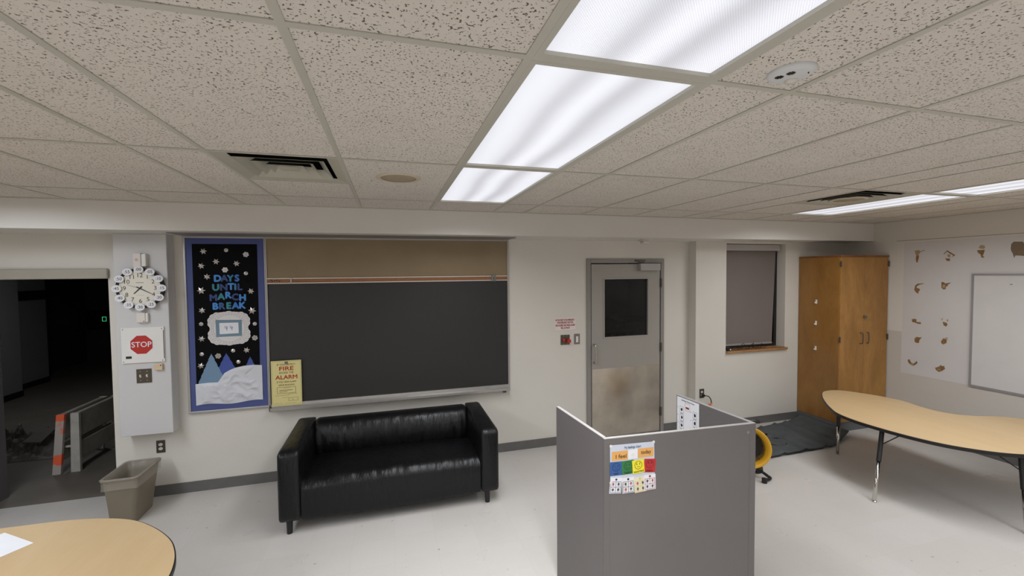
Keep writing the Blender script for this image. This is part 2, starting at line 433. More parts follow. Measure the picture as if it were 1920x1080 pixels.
# ------------------------------------------------------------------ right wall: bare patch with torn glue spots
FR_ = Fr((XR, 0, 0), (0, -1, 0))      # x = -y
M_bare = mat('bare plaster board', srgb(204, 200, 199), .6, var=.03, vscale=2)
bm = bm_(); poly(bm, FR_, [(-3.787, .733), (-3.13, .737), (-3.05, .72), (-2.9, .703), (-2.0, .700), (-1.2, .70), (-1.2, 2.363), (-3.776, 2.355)], 0, .0012)
obj('bare_patch', bm, M_bare, wr_, label='paler unpainted patch')
M_glue = mat('torn brown paper', srgb(134, 102, 62), .8, var=.28, vscale=45)
M_glue2 = mat('torn tan paper', srgb(170, 146, 112), .8, var=.2, vscale=60)
M_glue3 = mat('torn grey brown paper', srgb(122, 104, 84), .8, var=.06, vscale=20)
def blob(pts, yy, zz, m, t=.0026, s=1.):
    bm = bm_(); ps = []
    for i, (a, c) in enumerate(pts):
        nx = pts[(i+1) % len(pts)]
        for k in range(3):
            q = k/3; ps.append((-yy+s*((a*(1-q)+nx[0]*q)+(random.random()-.5)*3.0)/1000, zz+s*((c*(1-q)+nx[1]*q)+(random.random()-.5)*3.0)/1000))
    poly(bm, FR_, ps, .0012, t); obj('torn_spot', bm, m, wr_)
K = 4.4  # mm per photo pixel at the wall, horizontally stretched below
def spot(y, z, shapes, big=1.):
    for m, pts, tt in shapes: blob([(a*big*1.12, c*big*1.35) for a, c in pts], y, z, m, tt)
g1, g2, g3 = M_glue, M_glue2, M_glue3
spot(3.634, 2.199, [(g2, [(-28, 40), (10, 44), (22, 30), (62, 38), (60, 44), (20, 22), (4, -8), (-12, -6), (-26, 22)], .0026), (g1, [(-12, -4), (12, -6), (6, -40), (2, -66), (-10, -66), (-16, -30)], .0027)])
spot(3.340, 2.180, [(g1, [(-38, 16), (-8, 44), (14, 30), (58, 2), (30, -16), (40, 0), (4, 24), (-8, 34), (-34, 12)], .0026), (g1, [(-26, -22), (16, -26), (14, -48), (-8, -46)], .0026), (g2, [(-8, 10), (20, 6), (18, -16), (-4, -14)], .0025)])
spot(3.052, 2.209, [(g2, [(-24, 34), (-10, 52), (18, 50), (24, 32), (12, 22), (-16, 26)], .0026), (g1, [(-36, 12), (22, 14), (16, -14), (8, -34), (22, -46), (0, -48), (-8, -22), (-28, -4)], .0027)])
spot(2.770, 2.200, [(g3, [(-46, 50), (-30, 66), (20, 64), (40, 40), (46, 10), (70, -6), (66, -28), (30, -32), (-18, -28), (-24, -44), (-32, -20), (-46, 10)], .0027)], 1.1)
spot(3.625, 1.792, [(g1, [(-24, 26), (0, 44), (60, 48), (22, 36), (-4, 26), (-14, 8), (10, 0), (22, -10), (8, -28), (6, -48), (-16, -34), (-32, -10)], .0026)])
spot(3.357, 1.819, [(g1, [(-34, 40), (-26, 44), (0, 32), (46, 38), (14, 16), (24, 8), (4, 4), (2, -18), (-18, -22), (-34, -4)], .0026), (g2, [(-22, 18), (-8, 22), (0, 10), (-4, -6), (-20, -6), (-26, 6)], .0029)])
spot(3.633, 1.389, [(g1, [(-44, 14), (-24, 24), (4, 20), (-2, 0), (28, -4), (38, 2), (46, -18), (14, -18), (-12, -10), (-36, -6)], .0026)])
spot(3.353, 1.419, [(g1, [(-20, -4), (10, -6), (22, -22), (12, -42), (-8, -34)], .0026), (g2, [(14, 20), (30, 22), (24, 2), (14, 4)], .0026), (g2, [(-32, 20), (-16, 28), (-16, 22), (-28, 12), (-30, 0)], .0026)])
spot(3.612, 1.170, [(g1, [(-30, 6), (-10, 26), (14, 22), (36, 28), (16, 2), (10, -28), (-16, -30), (-30, -16)], .0026)])
spot(3.353, 1.196, [(g1, [(-26, 0), (-6, 22), (20, 12), (18, -16), (-10, -34), (-28, -22)], .0026), (g2, [(0, 28), (26, 32), (22, 12)], .0026)])
spot(3.667, .872, [(g1, [(-40, 26), (-24, 34), (-10, 8), (14, -2), (24, 6), (46, 30), (50, 8), (28, -14), (10, -22), (-14, -14), (-36, 6)], .0026), (g2, [(-8, 4), (12, -4), (14, -20), (-8, -12)], .0029)])
spot(3.391, .859, [(g1, [(-40, 4), (-16, 14), (8, 36), (26, 28), (36, 36), (46, 10), (22, -12), (-6, -26), (-30, -14)], .0026), (g2, [(-22, 2), (8, -4), (6, -12), (-18, -6)], .0029)])
bm = bm_(); rect(bm, FR_, -3.86, 1.2, 2.379, 2.384, 0, .002)
obj('scribed_line', bm, mat('pencil line', srgb(150, 140, 128), .8), wr_)

# ------------------------------------------------------------------ ceiling lights
def troffer(x, j, spread, label=''):
    x0, x1 = x+T, x+.61-T
    y0, y1 = GY[j]+T, GY[j+1]-T
    cx, cy = (x0+x1)/2, (y0+y1)/2
    t = thing('ceiling_light', (cx, cy, ZC), label, 'ceiling light', 'recessed fluorescent ceiling lights')
    bm = bm_(); q = .019
    for a in ((x0, x1, y0, y0+q), (x0, x1, y1-q, y1), (x0, x0+q, y0+q, y1-q), (x1-q, x1, y0+q, y1-q)): box(bm, *a, ZC+.0005, ZC+.05)
    obj('frame', bm, M_grid, t)
    obj('housing', B(x0, x1, y0, y1, ZC+.051, ZC+.12), M_grid, t)
    bm = B(x0+q, x1-q, y0+q, y1-q, ZC+.012, ZC+.016)
    obj('lens', bm, M_lens, t)
    ld = bpy.data.lights.new('tube_light', 'AREA'); ld.shape = 'RECTANGLE'; ld.size = x1-x0-.08; ld.size_y = y1-y0-.08
    ld.energy = LAMP_POWER; ld.spread = R(spread); ld.color = (.955, .985, 1.02)
    lo = bpy.data.objects.new('tube_light', ld); C.objects.link(lo); lo.parent = t; lo.location = (0, 0, .009)
    return t
A = troffer(.385, 3, 126, label='second lit ceiling light of the middle row, fully in view')
rowlab = {(.385, 2): 'nearest lit ceiling light, cut by the top edge of the view', (.385, 4): 'lit ceiling light at the far end of the middle row, against the soffit',
          (.385, 1): 'lit ceiling light behind the camera, middle row, first', (.385, 0): 'lit ceiling light behind the camera, middle row, last',
          (4.118, 4): 'far light of the right-hand row, beside the right air vent', (4.118, 3): 'right-hand row light cut by the right edge of the view',
          (4.118, 2): 'right-hand row light beyond the right edge, third', (4.118, 1): 'right-hand row light beyond the right edge, fourth', (4.118, 0): 'right-hand row light beyond the right edge, fifth',
          (-2.99, 4): 'left-hand row light just outside the left edge, far end', (-2.99, 3): 'left-hand row light outside the left edge, second', (-2.99, 2): 'left-hand row light outside the left edge, third',
          (-2.99, 1): 'left-hand row light outside the left edge, fourth', (-2.99, 0): 'left-hand row light outside the left edge, fifth'}
WIDE = None
for (x, j), lb in rowlab.items():
    c = dup(A, (x-.385, (GY[j]+GY[j+1]-GY[3]-GY[4])/2, 0), lb)
    for k in c.children:
        if k.type == 'LIGHT':
            k.data = k.data.copy(); k.data.spread = R(112 if (x, j) == (.385, 2) else 152 if x == .385 and j == 4 else 164 if x > 4 else 172)
            if x > 4: k.data.energy = LAMP_POWER*.9
            if x < 0: k.data.color = (.92, .985, 1.07)   # cooler tubes in the left-hand row

# ------------------------------------------------------------------ air vents, speakers, sensors
def vent(x0, x1, label):
    y0, y1 = 2.395, 3.045; x0 += T; x1 -= T; y0 += T; y1 -= T*.6
    cx, cy = (x0+x1)/2, (y0+y1)/2; hx, hy = (x1-x0)/2, (y1-y0)/2
    t = thing('air_vent', (cx, cy, ZC), label, 'air vent', 'square ceiling air vents')
    Mv = [mat('vent enamel', srgb(176, 173, 158), .4, var=.02), mat('duct gap shade', srgb(34, 33, 28), .8)]
    def ring(a, za, c, zc, th=.0015):
        bm = bm_()
        def sq(s, z): return [Vector((cx-hx*s, cy-hy*s, z)), Vector((cx+hx*s, cy-hy*s, z)), Vector((cx+hx*s, cy+hy*s, z)), Vector((cx-hx*s, cy+hy*s, z))]
        loft(bm, [[*sq(a, za)], [*sq(c, zc)], [*sq(c, zc+th)], [*sq(a, za+th)]], True, False)
        for fc in list(bm.faces)[8:12]: fc.material_index = 1  # vane tops near-black: shade of the gaps put into the colour
        loft(bm, [[*sq(a, za)], [*sq(a, za+th)]], True, False)
        return bm
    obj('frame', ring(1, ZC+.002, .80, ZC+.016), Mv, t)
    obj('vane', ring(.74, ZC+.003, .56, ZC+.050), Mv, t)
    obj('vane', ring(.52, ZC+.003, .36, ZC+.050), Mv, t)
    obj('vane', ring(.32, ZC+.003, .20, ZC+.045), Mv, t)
    bm = bm_(); box(bm, cx-hx*.17, cx+hx*.17, cy-hy*.17, cy+hy*.17, ZC+.006, ZC+.008); obj('centre_plate', bm, Mv[0], t)
    bm = bm_(); box(bm, x0, x1, y0, y1, ZC+.12, ZC+.125)
    for a in ((x0, x1, y0, y0+.004), (x0, x1, y1-.004, y1), (x0, x0+.004, y0, y1), (x1-.004, x1, y0, y1)): box(bm, *a, ZC+.026, ZC+.125)
    obj('duct_box', bm, mat('duct gap shade', srgb(34, 33, 28), .8), t)
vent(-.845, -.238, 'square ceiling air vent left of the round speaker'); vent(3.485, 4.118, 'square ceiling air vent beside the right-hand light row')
M_spk = mat('yellowed speaker grille', srgb(198, 186, 166), .5, var=.04, vscale=12); M_spk2 = mat('speaker perforation', srgb(170, 154, 130), .6, bump=.5, bscale=500)
def speaker(x, y, label):
    t = thing('ceiling_speaker', (x, y, ZC+.007), label, 'ceiling speaker', 'round ceiling speakers')
    obj('rim', lathe(bm_(), [(.137, 0), (.137, -.006), (.120, -.010), (.108, -.008), (.108, 0)], (x, y, ZC+.006), n=40), M_spk, t, smooth=True)
    obj('grille', lathe(bm_(), [(.107, 0), (.106, -.008), (.06, -.012), (0, -.013)], (x, y, ZC+.006), n=40), M_spk2, t, smooth=True)
speaker(.067, 2.80, 'round beige ceiling speaker between the left vent and the middle lights'); speaker(3.82, 2.77, 'round beige ceiling speaker beside the right-hand light row')
t = thing('occupancy_sensor', (1.185, 1.035, ZC), 'oval white occupancy sensor with slotted openings on the ceiling', 'sensor')
o_ = (1.185, 1.035, ZC+.006)
bm = lathe(bm_(), [(.066, 0), (.066, -.005), (.062, -.010), (.053, -.015), (.046, -.0165), (0, -.017)], o_, n=36)
M_sens = mat('sensor plastic', srgb(204, 205, 206), .4, var=.01)
obj('body', bm, M_sens, t, smooth=True)
for dx, dy in ((-.033, .012), (-.022, -.018)):
    bm = bm_()
    for k in range(5):
        e_ = (k-2)*.0048; hl = .011 if abs(k-2) < 2 else .006
        box(bm, 1.185+dx+e_-.0013, 1.185+dx+e_+.0013, 1.035+dy-hl, 1.035+dy+hl, ZC-.0118, ZC-.008)
    obj('slots', bm, M_black, t)
obj('lens_window', lathe(bm_(), [(.018, 0), (.017, -.006), (0, -.008)], (1.185+.022, 1.035+.020, ZC-.0105), n=20), M_offwhite, t, smooth=True)
obj('indicator', lathe(bm_(), [(.0025, 0), (0, -.006)], (1.208, .998, ZC-.0105), n=8), M_black, t)
t = thing('motion_sensor', (2.89, 4.42, ZS), 'small white motion sensor under the soffit above the door', 'sensor')
bm = B(2.835, 2.945, 4.385, 4.47, ZS-.014, ZS-.001); obj('base', bm, M_white, t, bevel=.004)
bm = B(2.852, 2.928, 4.375, 4.462, ZS-.045, ZS-.014); obj('housing', bm, M_offwhite, t, bevel=.01)

# ------------------------------------------------------------------ door
d = thing('door_1', (2.77, YW, 0), 'grey steel door with a dark glass window and steel kick plate', 'door', kind='structure')
bm = bm_()
for a in ((DX0, 2.294, 0, DZ), (3.256, DX1, 0, DZ), (2.294, 3.256, 2.134, DZ)): box(bm, a[0], a[1], YW-.018, YW+.16, a[2], a[3])
obj('frame', bm, M_framep, d, bevel=.003)
LX0, LX1, LZ0, LZ1, LY = 2.306, 3.247, .018, 2.122, YW-.006
GX0, GX1, GZ0, GZ1 = 2.462, 3.092, 1.224, 1.957
bm = bm_()
for a in ((LX0, GX0, LZ0, LZ1), (GX1, LX1, LZ0, LZ1), (GX0, GX1, LZ0, GZ0), (GX0, GX1, GZ1, LZ1)): box(bm, a[0], a[1], LY, LY+.045, a[2], a[3])
lf = obj('leaf', bm, M_doorp, d)
bm = bm_(); q = .018
for a in ((GX0, GX1, GZ0, GZ0+q), (GX0, GX1, GZ1-q, GZ1), (GX0, GX0+q, GZ0+q, GZ1-q), (GX1-q, GX1, GZ0+q, GZ1-q)): box(bm, a[0], a[1], LY-.006, LY+.05, a[2], a[3])
obj('glazing_bead', bm, M_doorp, lf, bevel=.002)
M_glass = mat('dark window glass', srgb(176, 180, 188), .03, spec=.5)
N, L, b = nodes(M_glass); b.inputs['Transmission Weight'].default_value = 1; b.inputs['IOR'].default_value = 1.3
obj('pane', B(GX0+q, GX1-q, LY+.02, LY+.026, GZ0+q, GZ1-q), M_glass, lf, label='dark glass pane')
obj('kick_plate', B(2.312, 3.242, LY-.0035, LY-.0002, .03, .863), M_steel, d, label='brushed steel kick plate')
bm = tube(bm_(), spline([(2.336, LY-.001, 1.160), (2.336, LY-.035, 1.162), (2.336, LY-.052, 1.140), (2.336, LY-.052, .965), (2.336, LY-.035, .943), (2.336, LY-.001, .945)], 5), .0105, 10)
obj('pull_handle', bm, M_chrome, d, smooth=True, label='steel pull handle')
bm = B(2.935, 3.215, LY-.062, LY-.001, 2.042, 2.128); cl = obj('door_closer', bm, mat('closer grey', srgb(168, 164, 160), .4, var=.02), d, bevel=.004)
bm = tube(bm_(), [(2.99, LY-.04, 2.128), (2.99, LY-.04, 2.142), (2.90, LY-.05, 2.150), (2.93, YW-.02, 2.166)], .006, 6); box(bm, 2.885, 3.02, YW-.035, YW-.019, 2.155, 2.172)
obj('closer_arm', bm, M_dplate, cl)
for z in (1.888, 1.082, .267):
    bm = tube(bm_(), [(3.256, LY-.012, z-.055), (3.256, LY-.012, z+.055)], .0095, 10); box(bm, 3.247, 3.270, LY-.014, LY-.006, z-.05, z+.05)
    obj('hinge', bm, M_dplate, d, smooth=False)
# storeroom behind the glass, dimly lit by an added lamp
bm = bm_()
box(bm, 1.2, 1.3, 4.905, 9.2, 0, 3); box(bm, 1.3, 5.6, 9.0, 9.2, 0, 3); box(bm, 5.45, 5.6, 4.905, 9.0, 0, 3)
obj('wall_storeroom', bm, M_cw, kind='structure')
obj('floor_storeroom', B(1.7, 5.45, 4.905, 9.0, -.1, 0), M_cfl, kind='structure')
obj('ceiling_storeroom', B(1.2, 5.6, 4.905, 9.2, 2.62, 2.7), M_cd, kind='structure')
t = thing('storeroom_table', (4.1, 7.6, 0), 'pale table seen low at the left of the door window', 'table')
obj('table_top', B(3.7, 4.48, 7.3, 7.95, .86, .90), M_cw, t)
for x, y in ((3.75, 7.35), (4.43, 7.35), (3.75, 7.9), (4.43, 7.9)): obj('leg', B(x-.03, x+.03, y-.03, y+.03, 0, .86), M_cw, t)
t = thing('storage_box', (4.1, 7.6, .9), 'dark open box standing on the storeroom table behind the door window', 'box')
bm = bm_()
for a in ((3.9, 3.915, 7.45, 7.75), (4.225, 4.24, 7.45, 7.75), (3.915, 4.225, 7.45, 7.465), (3.915, 4.225, 7.735, 7.75)): box(bm, *a, .901, 1.10)
box(bm, 3.915, 4.225, 7.465, 7.735, .901, .915); obj('carton', bm, M_cd, t)
bm = bm_(); poly(bm, Fr((4.225, 7.45, 1.10), (0, 1, 0), (.7, 0, .5)), [(0, 0), (.3, 0), (.3, .16), (0, .16)], 0, .006); obj('flap', bm, M_cw, t)
t = thing('storage_cabinet', (4.9, 8.0, 0), 'dark low cabinet in the corner behind the door window', 'cabinet')
obj('body', B(4.56, 5.2, 7.7, 8.4, 0, 1.02), M_cd, t, bevel=.008)
obj('top_panel', B(4.54, 5.22, 7.68, 8.4, 1.021, 1.05), M_base, t)
obj('door', B(4.58, 5.18, 7.69, 7.699, .05, 1.0), M_base, t)
t = thing('storeroom_fill_light', (3.0, 6.4, 2.62), 'added fill lamp on the storeroom ceiling, behind the door and out of view', 'ceiling light')
obj('frame', B(2.85, 3.15, 6.25, 6.55, 2.60, 2.618), M_grid, t)
obj('lens', B(2.87, 3.13, 6.27, 6.53, 2.596, 2.5995), M_offwhite, t)
ld = bpy.data.lights.new('fill_light', 'AREA'); ld.size = .25; ld.energy = .8; ld.color = (.94, .96, 1)  # added lamp that lifts the dark storeroom, no such fixture known
lo = bpy.data.objects.new('fill_light', ld); C.objects.link(lo); lo.parent = t; lo.location = (0, 0, -.028)

# ------------------------------------------------------------------ window, sill, blind
d = thing('window_1', ((WX0+WX1)/2, YC, WZ0), 'recessed window with a wooden sill, covered by a grey roller blind', 'window', kind='structure')
bm = B(WX0+.004, WX1-.004, 4.735, 4.74, 1.0, WZ1); obj('pane', bm, M_glass, d, label='dark night glass')
bm = bm_()
for a in ((WX0, WX0+.05, .999, 2.285), (WX1-.05, WX1, .999, 2.285), (WX0+.05, WX1-.05, .999, 1.05), (WX0+.05, WX1-.05, 2.235, 2.285)): box(bm, a[0]+.001, a[1]-.001, 4.630, 4.76, a[2], a[3]-.001)
obj('frame', bm, M_black, d)
obj('night_backing', B(WX0, WX1, 4.87, 4.9, .9, 2.4), M_dark, kind='structure')
bm = B(WX0+.002, WX1-.002, 4.47, 4.76, .974, .998); box(bm, WX0-.0, WX1+.024, 4.465, 4.498, .968, .998)
obj('sill', bm, M_sill, d, bevel=.004, label='varnished wooden sill')
t = thing('roller_blind', (4.62, 4.62, WZ1-.005), 'grey roller blind pulled down over the window', 'window blind')
obj('cassette', B(WX0+.006, 5.075, 4.565, 4.660, 2.292, 2.372), mat('blind cassette', srgb(176, 172, 170), .5, var=.02), t, bevel=.004, label='pale grey top box')
bm = bm_(); F = Fr((0, 4.622, 0), (1, 0, 0))
poly(bm, F, [(WX0+.01, 1.062), (5.010, 1.056), (5.060, 2.30), (WX0+.01, 2.30)], 0, .0015)
obj('fabric', bm, mat('blind fabric', srgb(118, 109, 104), .85, var=.04, vscale=1.5, bump=.06, bscale=400), t)
bm = bm_(); poly(bm, F, [(WX0+.01, 1.036), (5.008, 1.032), (5.010, 1.055), (WX0+.01, 1.061)], -.006, .006)
obj('bottom_bar', bm, mat('blind bar', srgb(150, 146, 144), .5), t)
cord = [(4.19, 4.51, 1.012), (4.26, 4.53, 1.01), (4.35, 4.50, 1.008), (4.40, 4.53, 1.04), (4.44, 4.52, 1.075), (4.48, 4.51, 1.012), (4.55, 4.54, 1.01), (4.58, 4.50, 1.08), (4.61, 4.53, 1.01), (4.70, 4.50, 1.01), (4.74, 4.53, 1.06), (4.79, 4.51, 1.01), (4.70, 4.54, 1.008), (4.52, 4.52, 1.006), (4.30, 4.54, 1.01)]
t = thing('power_adapter', (4.2, 4.52, .999), 'black power adapter with tangled cord on the window sill', 'power adapter')
obj('adapter_body', B(4.152, 4.222, 4.492, 4.552, .999, 1.045), M_black, t, bevel=.006)
obj('plug', B(4.222, 4.25, 4.505, 4.535, 1.005, 1.03), M_black, t, bevel=.004)
obj('rating_sticker', B(4.195, 4.215, 4.4905, 4.4918, 1.005, 1.02), M_paper, t)
obj('cord', tube(bm_(), spline(cord, 5), .0032, 6), M_black, t, smooth=True)
obj('cord', tube(bm_(), spline([(4.21, 4.53, 1.01), (4.33, 4.545, 1.03), (4.38, 4.53, 1.005), (4.50, 4.55, 1.03), (4.56, 4.52, 1.005), (4.66, 4.55, 1.03), (4.72, 4.55, 1.005)], 5), .003, 6), M_black, t, smooth=True)

# ------------------------------------------------------------------ wall plates and boxes
FB = Fr((0, YW, 0), (1, 0, 0)); FC = Fr((0, YC, 0), (1, 0, 0))
def outlet(F, cx, cz, label):
    t = thing('wall_outlet', F.p(cx, cz), label, 'electrical outlet')
    bm = bm_(); rect(bm, F, cx-.035, cx+.035, cz-.058, cz+.058, .0005, .005); obj('cover_plate', bm, M_dplate, t, bevel=.002)
    for s in (1, -1):
        bm = bm_(); poly(bm, F, circ(cx, cz+s*.0195, .0165, 18, .0135), .005, .0075); rc = obj('receptacle', bm, M_offwhite, t, label='ivory receptacle')
        bm = bm_()
        for e in (-.006, .006): rect(bm, F, cx+e-.0012, cx+e+.0012, cz+s*.0195-.002, cz+s*.0195+.006, .0077)
        poly(bm, F, circ(cx, cz+s*.0195-.007, .0022, 8), .0077); obj('slots', bm, M_black, rc)
    return t
outlet(FB, -2.056, .461, 'outlet with brown plate on the wall above the waste bin')
outlet(FC, 3.773, .480, 'outlet behind the grey divider with a black cord plugged in')
t = thing('extension_cord', (3.80, 4.47, .40), 'short black cord with an orange connector hanging from the outlet behind the divider', 'cord')
obj('plug', B(3.762, 3.79, 4.455, 4.4925, .447, .475), M_black, t, bevel=.005)
obj('cable', tube(bm_(), spline([(3.785, 4.462, .46), (3.83, 4.45, .452), (3.868, 4.45, .41), (3.885, 4.455, .36)], 6), .006, 8), M_black, t, smooth=True)
obj('connector', tube(bm_(), [(3.886, 4.456, .362), (3.875, 4.46, .34), (3.84, 4.462, .325)], [.012, .014, .012], 10), mat('orange plastic', srgb(206, 120, 62), .45), t, smooth=True, label='orange connector')
t = thing('light_switch', FC.p(-2.099, 1.152), 'double light switch with brown plate on the white column', 'light switch')
bm = bm_(); rect(bm, FC, -2.155, -2.043, 1.09, 1.214, .0005, .006); obj('cover_plate', bm, M_dplate, t, bevel=.002)
for e in (-.024, .024):
    bm = bm_(); rect(bm, FC, -2.099+e-.006, -2.099+e+.006, 1.14, 1.165, .006, .008)
    v = [(-2.099+e-.0045, 1.150), (-2.099+e+.0045, 1.150), (-2.099+e+.0045, 1.164), (-2.099+e-.0045, 1.164)]
    poly(bm, FC, v, .008, .019); obj('toggle', bm, M_offwhite, t)
    for zz in (1.112, 1.192): obj('screw', poly(bm_(), FC, circ(-2.099+e, zz, .004, 8), .006, .0072), M_steel, t)
t = thing('thermostat', FC.p(-1.982, 1.225), 'small beige box right of the light switch on the column', 'sensor box')
bm = bm_(); rect(bm, FC, -2.014, -1.952, 1.198, 1.254, .0005, .026); obj('body', bm, mat('beige plastic', srgb(206, 184, 152), .5, var=.02), t, bevel=.004)
bm = bm_(); rect(bm, FC, -1.968, -1.960, 1.236, 1.246, .026, .0272); obj('button', bm, M_black, t)
t = thing('alarm_box', FC.p(-2.081, 2.17), 'white two-part box on the column above the clock', 'alarm box')
bm = bm_(); rect(bm, FC, -2.128, -2.070, 2.11, 2.232, .0005, .048); ab = obj('front_unit', bm, M_offwhite, t, bevel=.004)
bm = bm_(); rect(bm, FC, -2.069, -2.036, 2.116, 2.226, .0005, .042); obj('side_unit', bm, M_white, t, bevel=.004)
bm = bm_(); rect(bm, FC, -2.110, -2.090, 2.162, 2.186, .048, .0488); obj('emblem', bm, mat('faded pink', srgb(200, 170, 165), .6), ab)
t = thing('junction_box', FC.p(-2.086, 1.67), 'white square box on the column below the clock', 'sensor box')
bm = bm_(); rect(bm, FC, -2.128, -2.062, 1.626, 1.712, .0005, .032); jb = obj('cover', bm, M_offwhite, t, bevel=.004)
bm = bm_(); rect(bm, FC, -2.062, -2.044, 1.630, 1.708, .0005, .026); obj('side', bm, M_white, t, bevel=.003)
bm = bm_(); rect(bm, FC, -2.076, -2.068, 1.634, 1.640, .032, .0328); obj('mark', bm, M_ink, jb)
# white electrical panel with a stop sign
t = thing('electrical_panel', FC.p(-2.095, 1.425), 'white square wall panel carrying a red STOP sign on the column', 'electrical panel')
bm = bm_(); rect(bm, FC, -2.252, -1.936, 1.270, 1.581, .0005, .012); obj('cover', bm, M_white, t, bevel=.002)
for x, z in ((-2.238, 1.568), (-1.952, 1.566), (-2.238, 1.284), (-1.952, 1.284)): obj('screw', poly(bm_(), FC, circ(x, z, .005, 10), .012, .0135), M_steel, t)
bm = bm_(); rect(bm, FC, -2.221, -2.180, 1.312, 1.332, .012, .0145); obj('latch', bm, M_black, t)
obj('chipped_edge', rect(bm_(), FC, -1.942, -1.9375, 1.30, 1.55, .0122, .0128), M_ink, t)
sg = thing('stop_sign', FC.p(-2.104, 1.430, .0125), 'red octagonal STOP sign stuck on the white wall panel', 'stop sign')
bm = bm_(); poly(bm, FC, circ(-2.104, 1.430, .092, 8, a0=math.pi/8), .0125, .0135); obj('border', bm, M_paper, sg)
bm = bm_(); poly(bm, FC, circ(-2.104, 1.430, .087, 8, a0=math.pi/8), .0136, .0142); obj('face', bm, M_red, sg)
bm = bm_(); text(bm, FC, 'STOP', .066, -2.104, 1.430, .0148, .012, .146); obj('lettering', bm, M_paper, sg)
# right of the chalkboard: emergency sign, button, switch
t = thing('emergency_sign', FB.p(1.97, 1.43), 'white emergency sign with red lettering left of the door', 'sign')
bm = bm_(); rect(bm, FB, 1.840, 2.100, 1.354, 1.498, .0005, .0025); obj('sheet', bm, mat('sign white', srgb(226, 212, 208), .5, var=.02), t)
bm = bm_()
for s, z, wd in (('IN THE EVENT OF AN EMERGENCY', 1.470, .240), ('PUSH EMERGENCY BUTTON', 1.440, .200), ('AND AUDIBLE AND VISUAL ALARM', 1.408, .244), ('WILL ACTIVATE', 1.377, .112)): text(bm, FB, s, .031, 1.970, z, .0031, .034, wd)
obj('lettering', bm, mat('dark red ink', srgb(146, 40, 40), .5), t)
t = thing('emergency_button', FB.p(1.968, 1.238), 'steel plate with red emergency push buttons left of the door', 'emergency button')
bm = bm_(); rect(bm, FB, 1.911, 2.025, 1.179, 1.296, .0005, .006); obj('plate', bm, M_dplate, t, bevel=.002)
Mrb = mat('red button plastic', srgb(178, 40, 34), .35)
obj('button', lathe(bm_(), [(.018, 0), (.018, .014), (.012, .018), (0, .019)], FB.p(1.947, 1.238, .006), (0, -1, 0), 20), Mrb, t)
bm = lathe(bm_(), [(.024, 0), (.022, .030), (.026, .034), (.022, .044), (0, .046)], FB.p(2.002, 1.226, .006), (0, -1, 0), 20); obj('mushroom_button', bm, Mrb, t)
for x in (1.947, 1.992):
    for z in (1.19, 1.285): obj('screw', poly(bm_(), FB, circ(x, z, .0035, 8), .006, .0075), M_steel, t)
t = thing('light_switch', FB.p(2.118, 1.24), 'single rocker switch with grey plate right of the red button', 'light switch')
bm = bm_(); rect(bm, FB, 2.082, 2.155, 1.178, 1.301, .0005, .006); obj('cover_plate', bm, mat('grey plate', srgb(128, 120, 114), .45, metal=.4), t, bevel=.002)
bm = bm_(); rect(bm, FB, 2.104, 2.134, 1.200, 1.272, .006, .010); obj('rocker', bm, M_white, t, bevel=.002)

# ------------------------------------------------------------------ clock
CX, CZ_, CR = -2.090, 1.926, .176
ck = thing('wall_clock', FC.p(CX, CZ_), 'round wall clock ringed by twelve numbered white discs', 'clock')
obj('case', lathe(bm_(), [(CR, 0), (CR, .034), (CR-.012, .040), (CR-.020, .036), (CR-.022, .030)], FC.p(CX, CZ_, .0008), (0, -1, 0), 48), M_black, ck, smooth=False, label='black clock case')
bm = bm_(); poly(bm, FC, circ(CX, CZ_, CR-.021, 48), .0, .031); dial = obj('dial', bm, mat('cream dial', srgb(222, 216, 202), .5, var=.01), ck)
bm = bm_()
for h in range(1, 13):
    a = R(90-30*h); text(bm, FC, str(h), .050, CX+.112*math.cos(a), CZ_+.112*math.sin(a), .0316, .004)
for k in range(60):
    a = R(6*k); stroke(bm, FC, [(CX+.140*math.cos(a), CZ_+.140*math.sin(a)), (CX+.147*math.cos(a), CZ_+.147*math.sin(a))], .0016, .0316)
obj('numerals', bm, mat('dial print', srgb(66, 62, 58), .6), dial)
bm = bm_(); rect(bm, FC, CX-.028, CX+.028, CZ_+.046, CZ_+.054, .0316); rect(bm, FC, CX-.03, CX+.03, CZ_-.062, CZ_-.060, .0316); obj('faint_print', bm, mat('faint grey print', srgb(172, 168, 158), .6), dial)
def hand(ang, ln, tail, wd, t_, nm):
    a = R(ang); ca, sa = math.cos(a), math.sin(a); bm = bm_()
    poly(bm, FC, [(CX-tail*ca+wd*sa, CZ_-tail*sa-wd*ca), (CX+ln*ca+wd*.5*sa, CZ_+ln*sa-wd*.5*ca), (CX+ln*ca-wd*.5*sa, CZ_+ln*sa+wd*.5*ca), (CX-tail*ca-wd*sa, CZ_-tail*sa+wd*ca)], t_, t_+.0015)
    obj(nm, bm, M_black, ck)
hand(-134, .066, .022, .005, .034, 'hour_hand'); hand(-30, .100, .026, .0042, .036, 'minute_hand'); hand(160, .098, .02, .0014, .038, 'second_hand')
tilt = {10: (.75, .3), 15: (.8, -.1), 35: (.85, -.12), 45: (.85, 0), 50: (.9, .05)}
for k in range(12):
    v = 5*k; a = R(90-30*k); RR = .164; x, z = CX+RR*math.cos(a), CZ_+RR*math.sin(a)
    G = FC.rot(x, z, R(-4) if k in (1, 5) else 0)
    bm = bm_(); poly(bm, G, circ(0, 0, .036, 28, .031), .042, .046)
    dsk = obj('minute_disc', bm, M_paper, ck, bevel=.0015, label='white disc reading :%02d' % v)
    bm = bm_(); text(bm, G, ':%02d' % v, .036, 0, 0, .0466, .004); obj('minute_number', bm, M_ink, dsk)

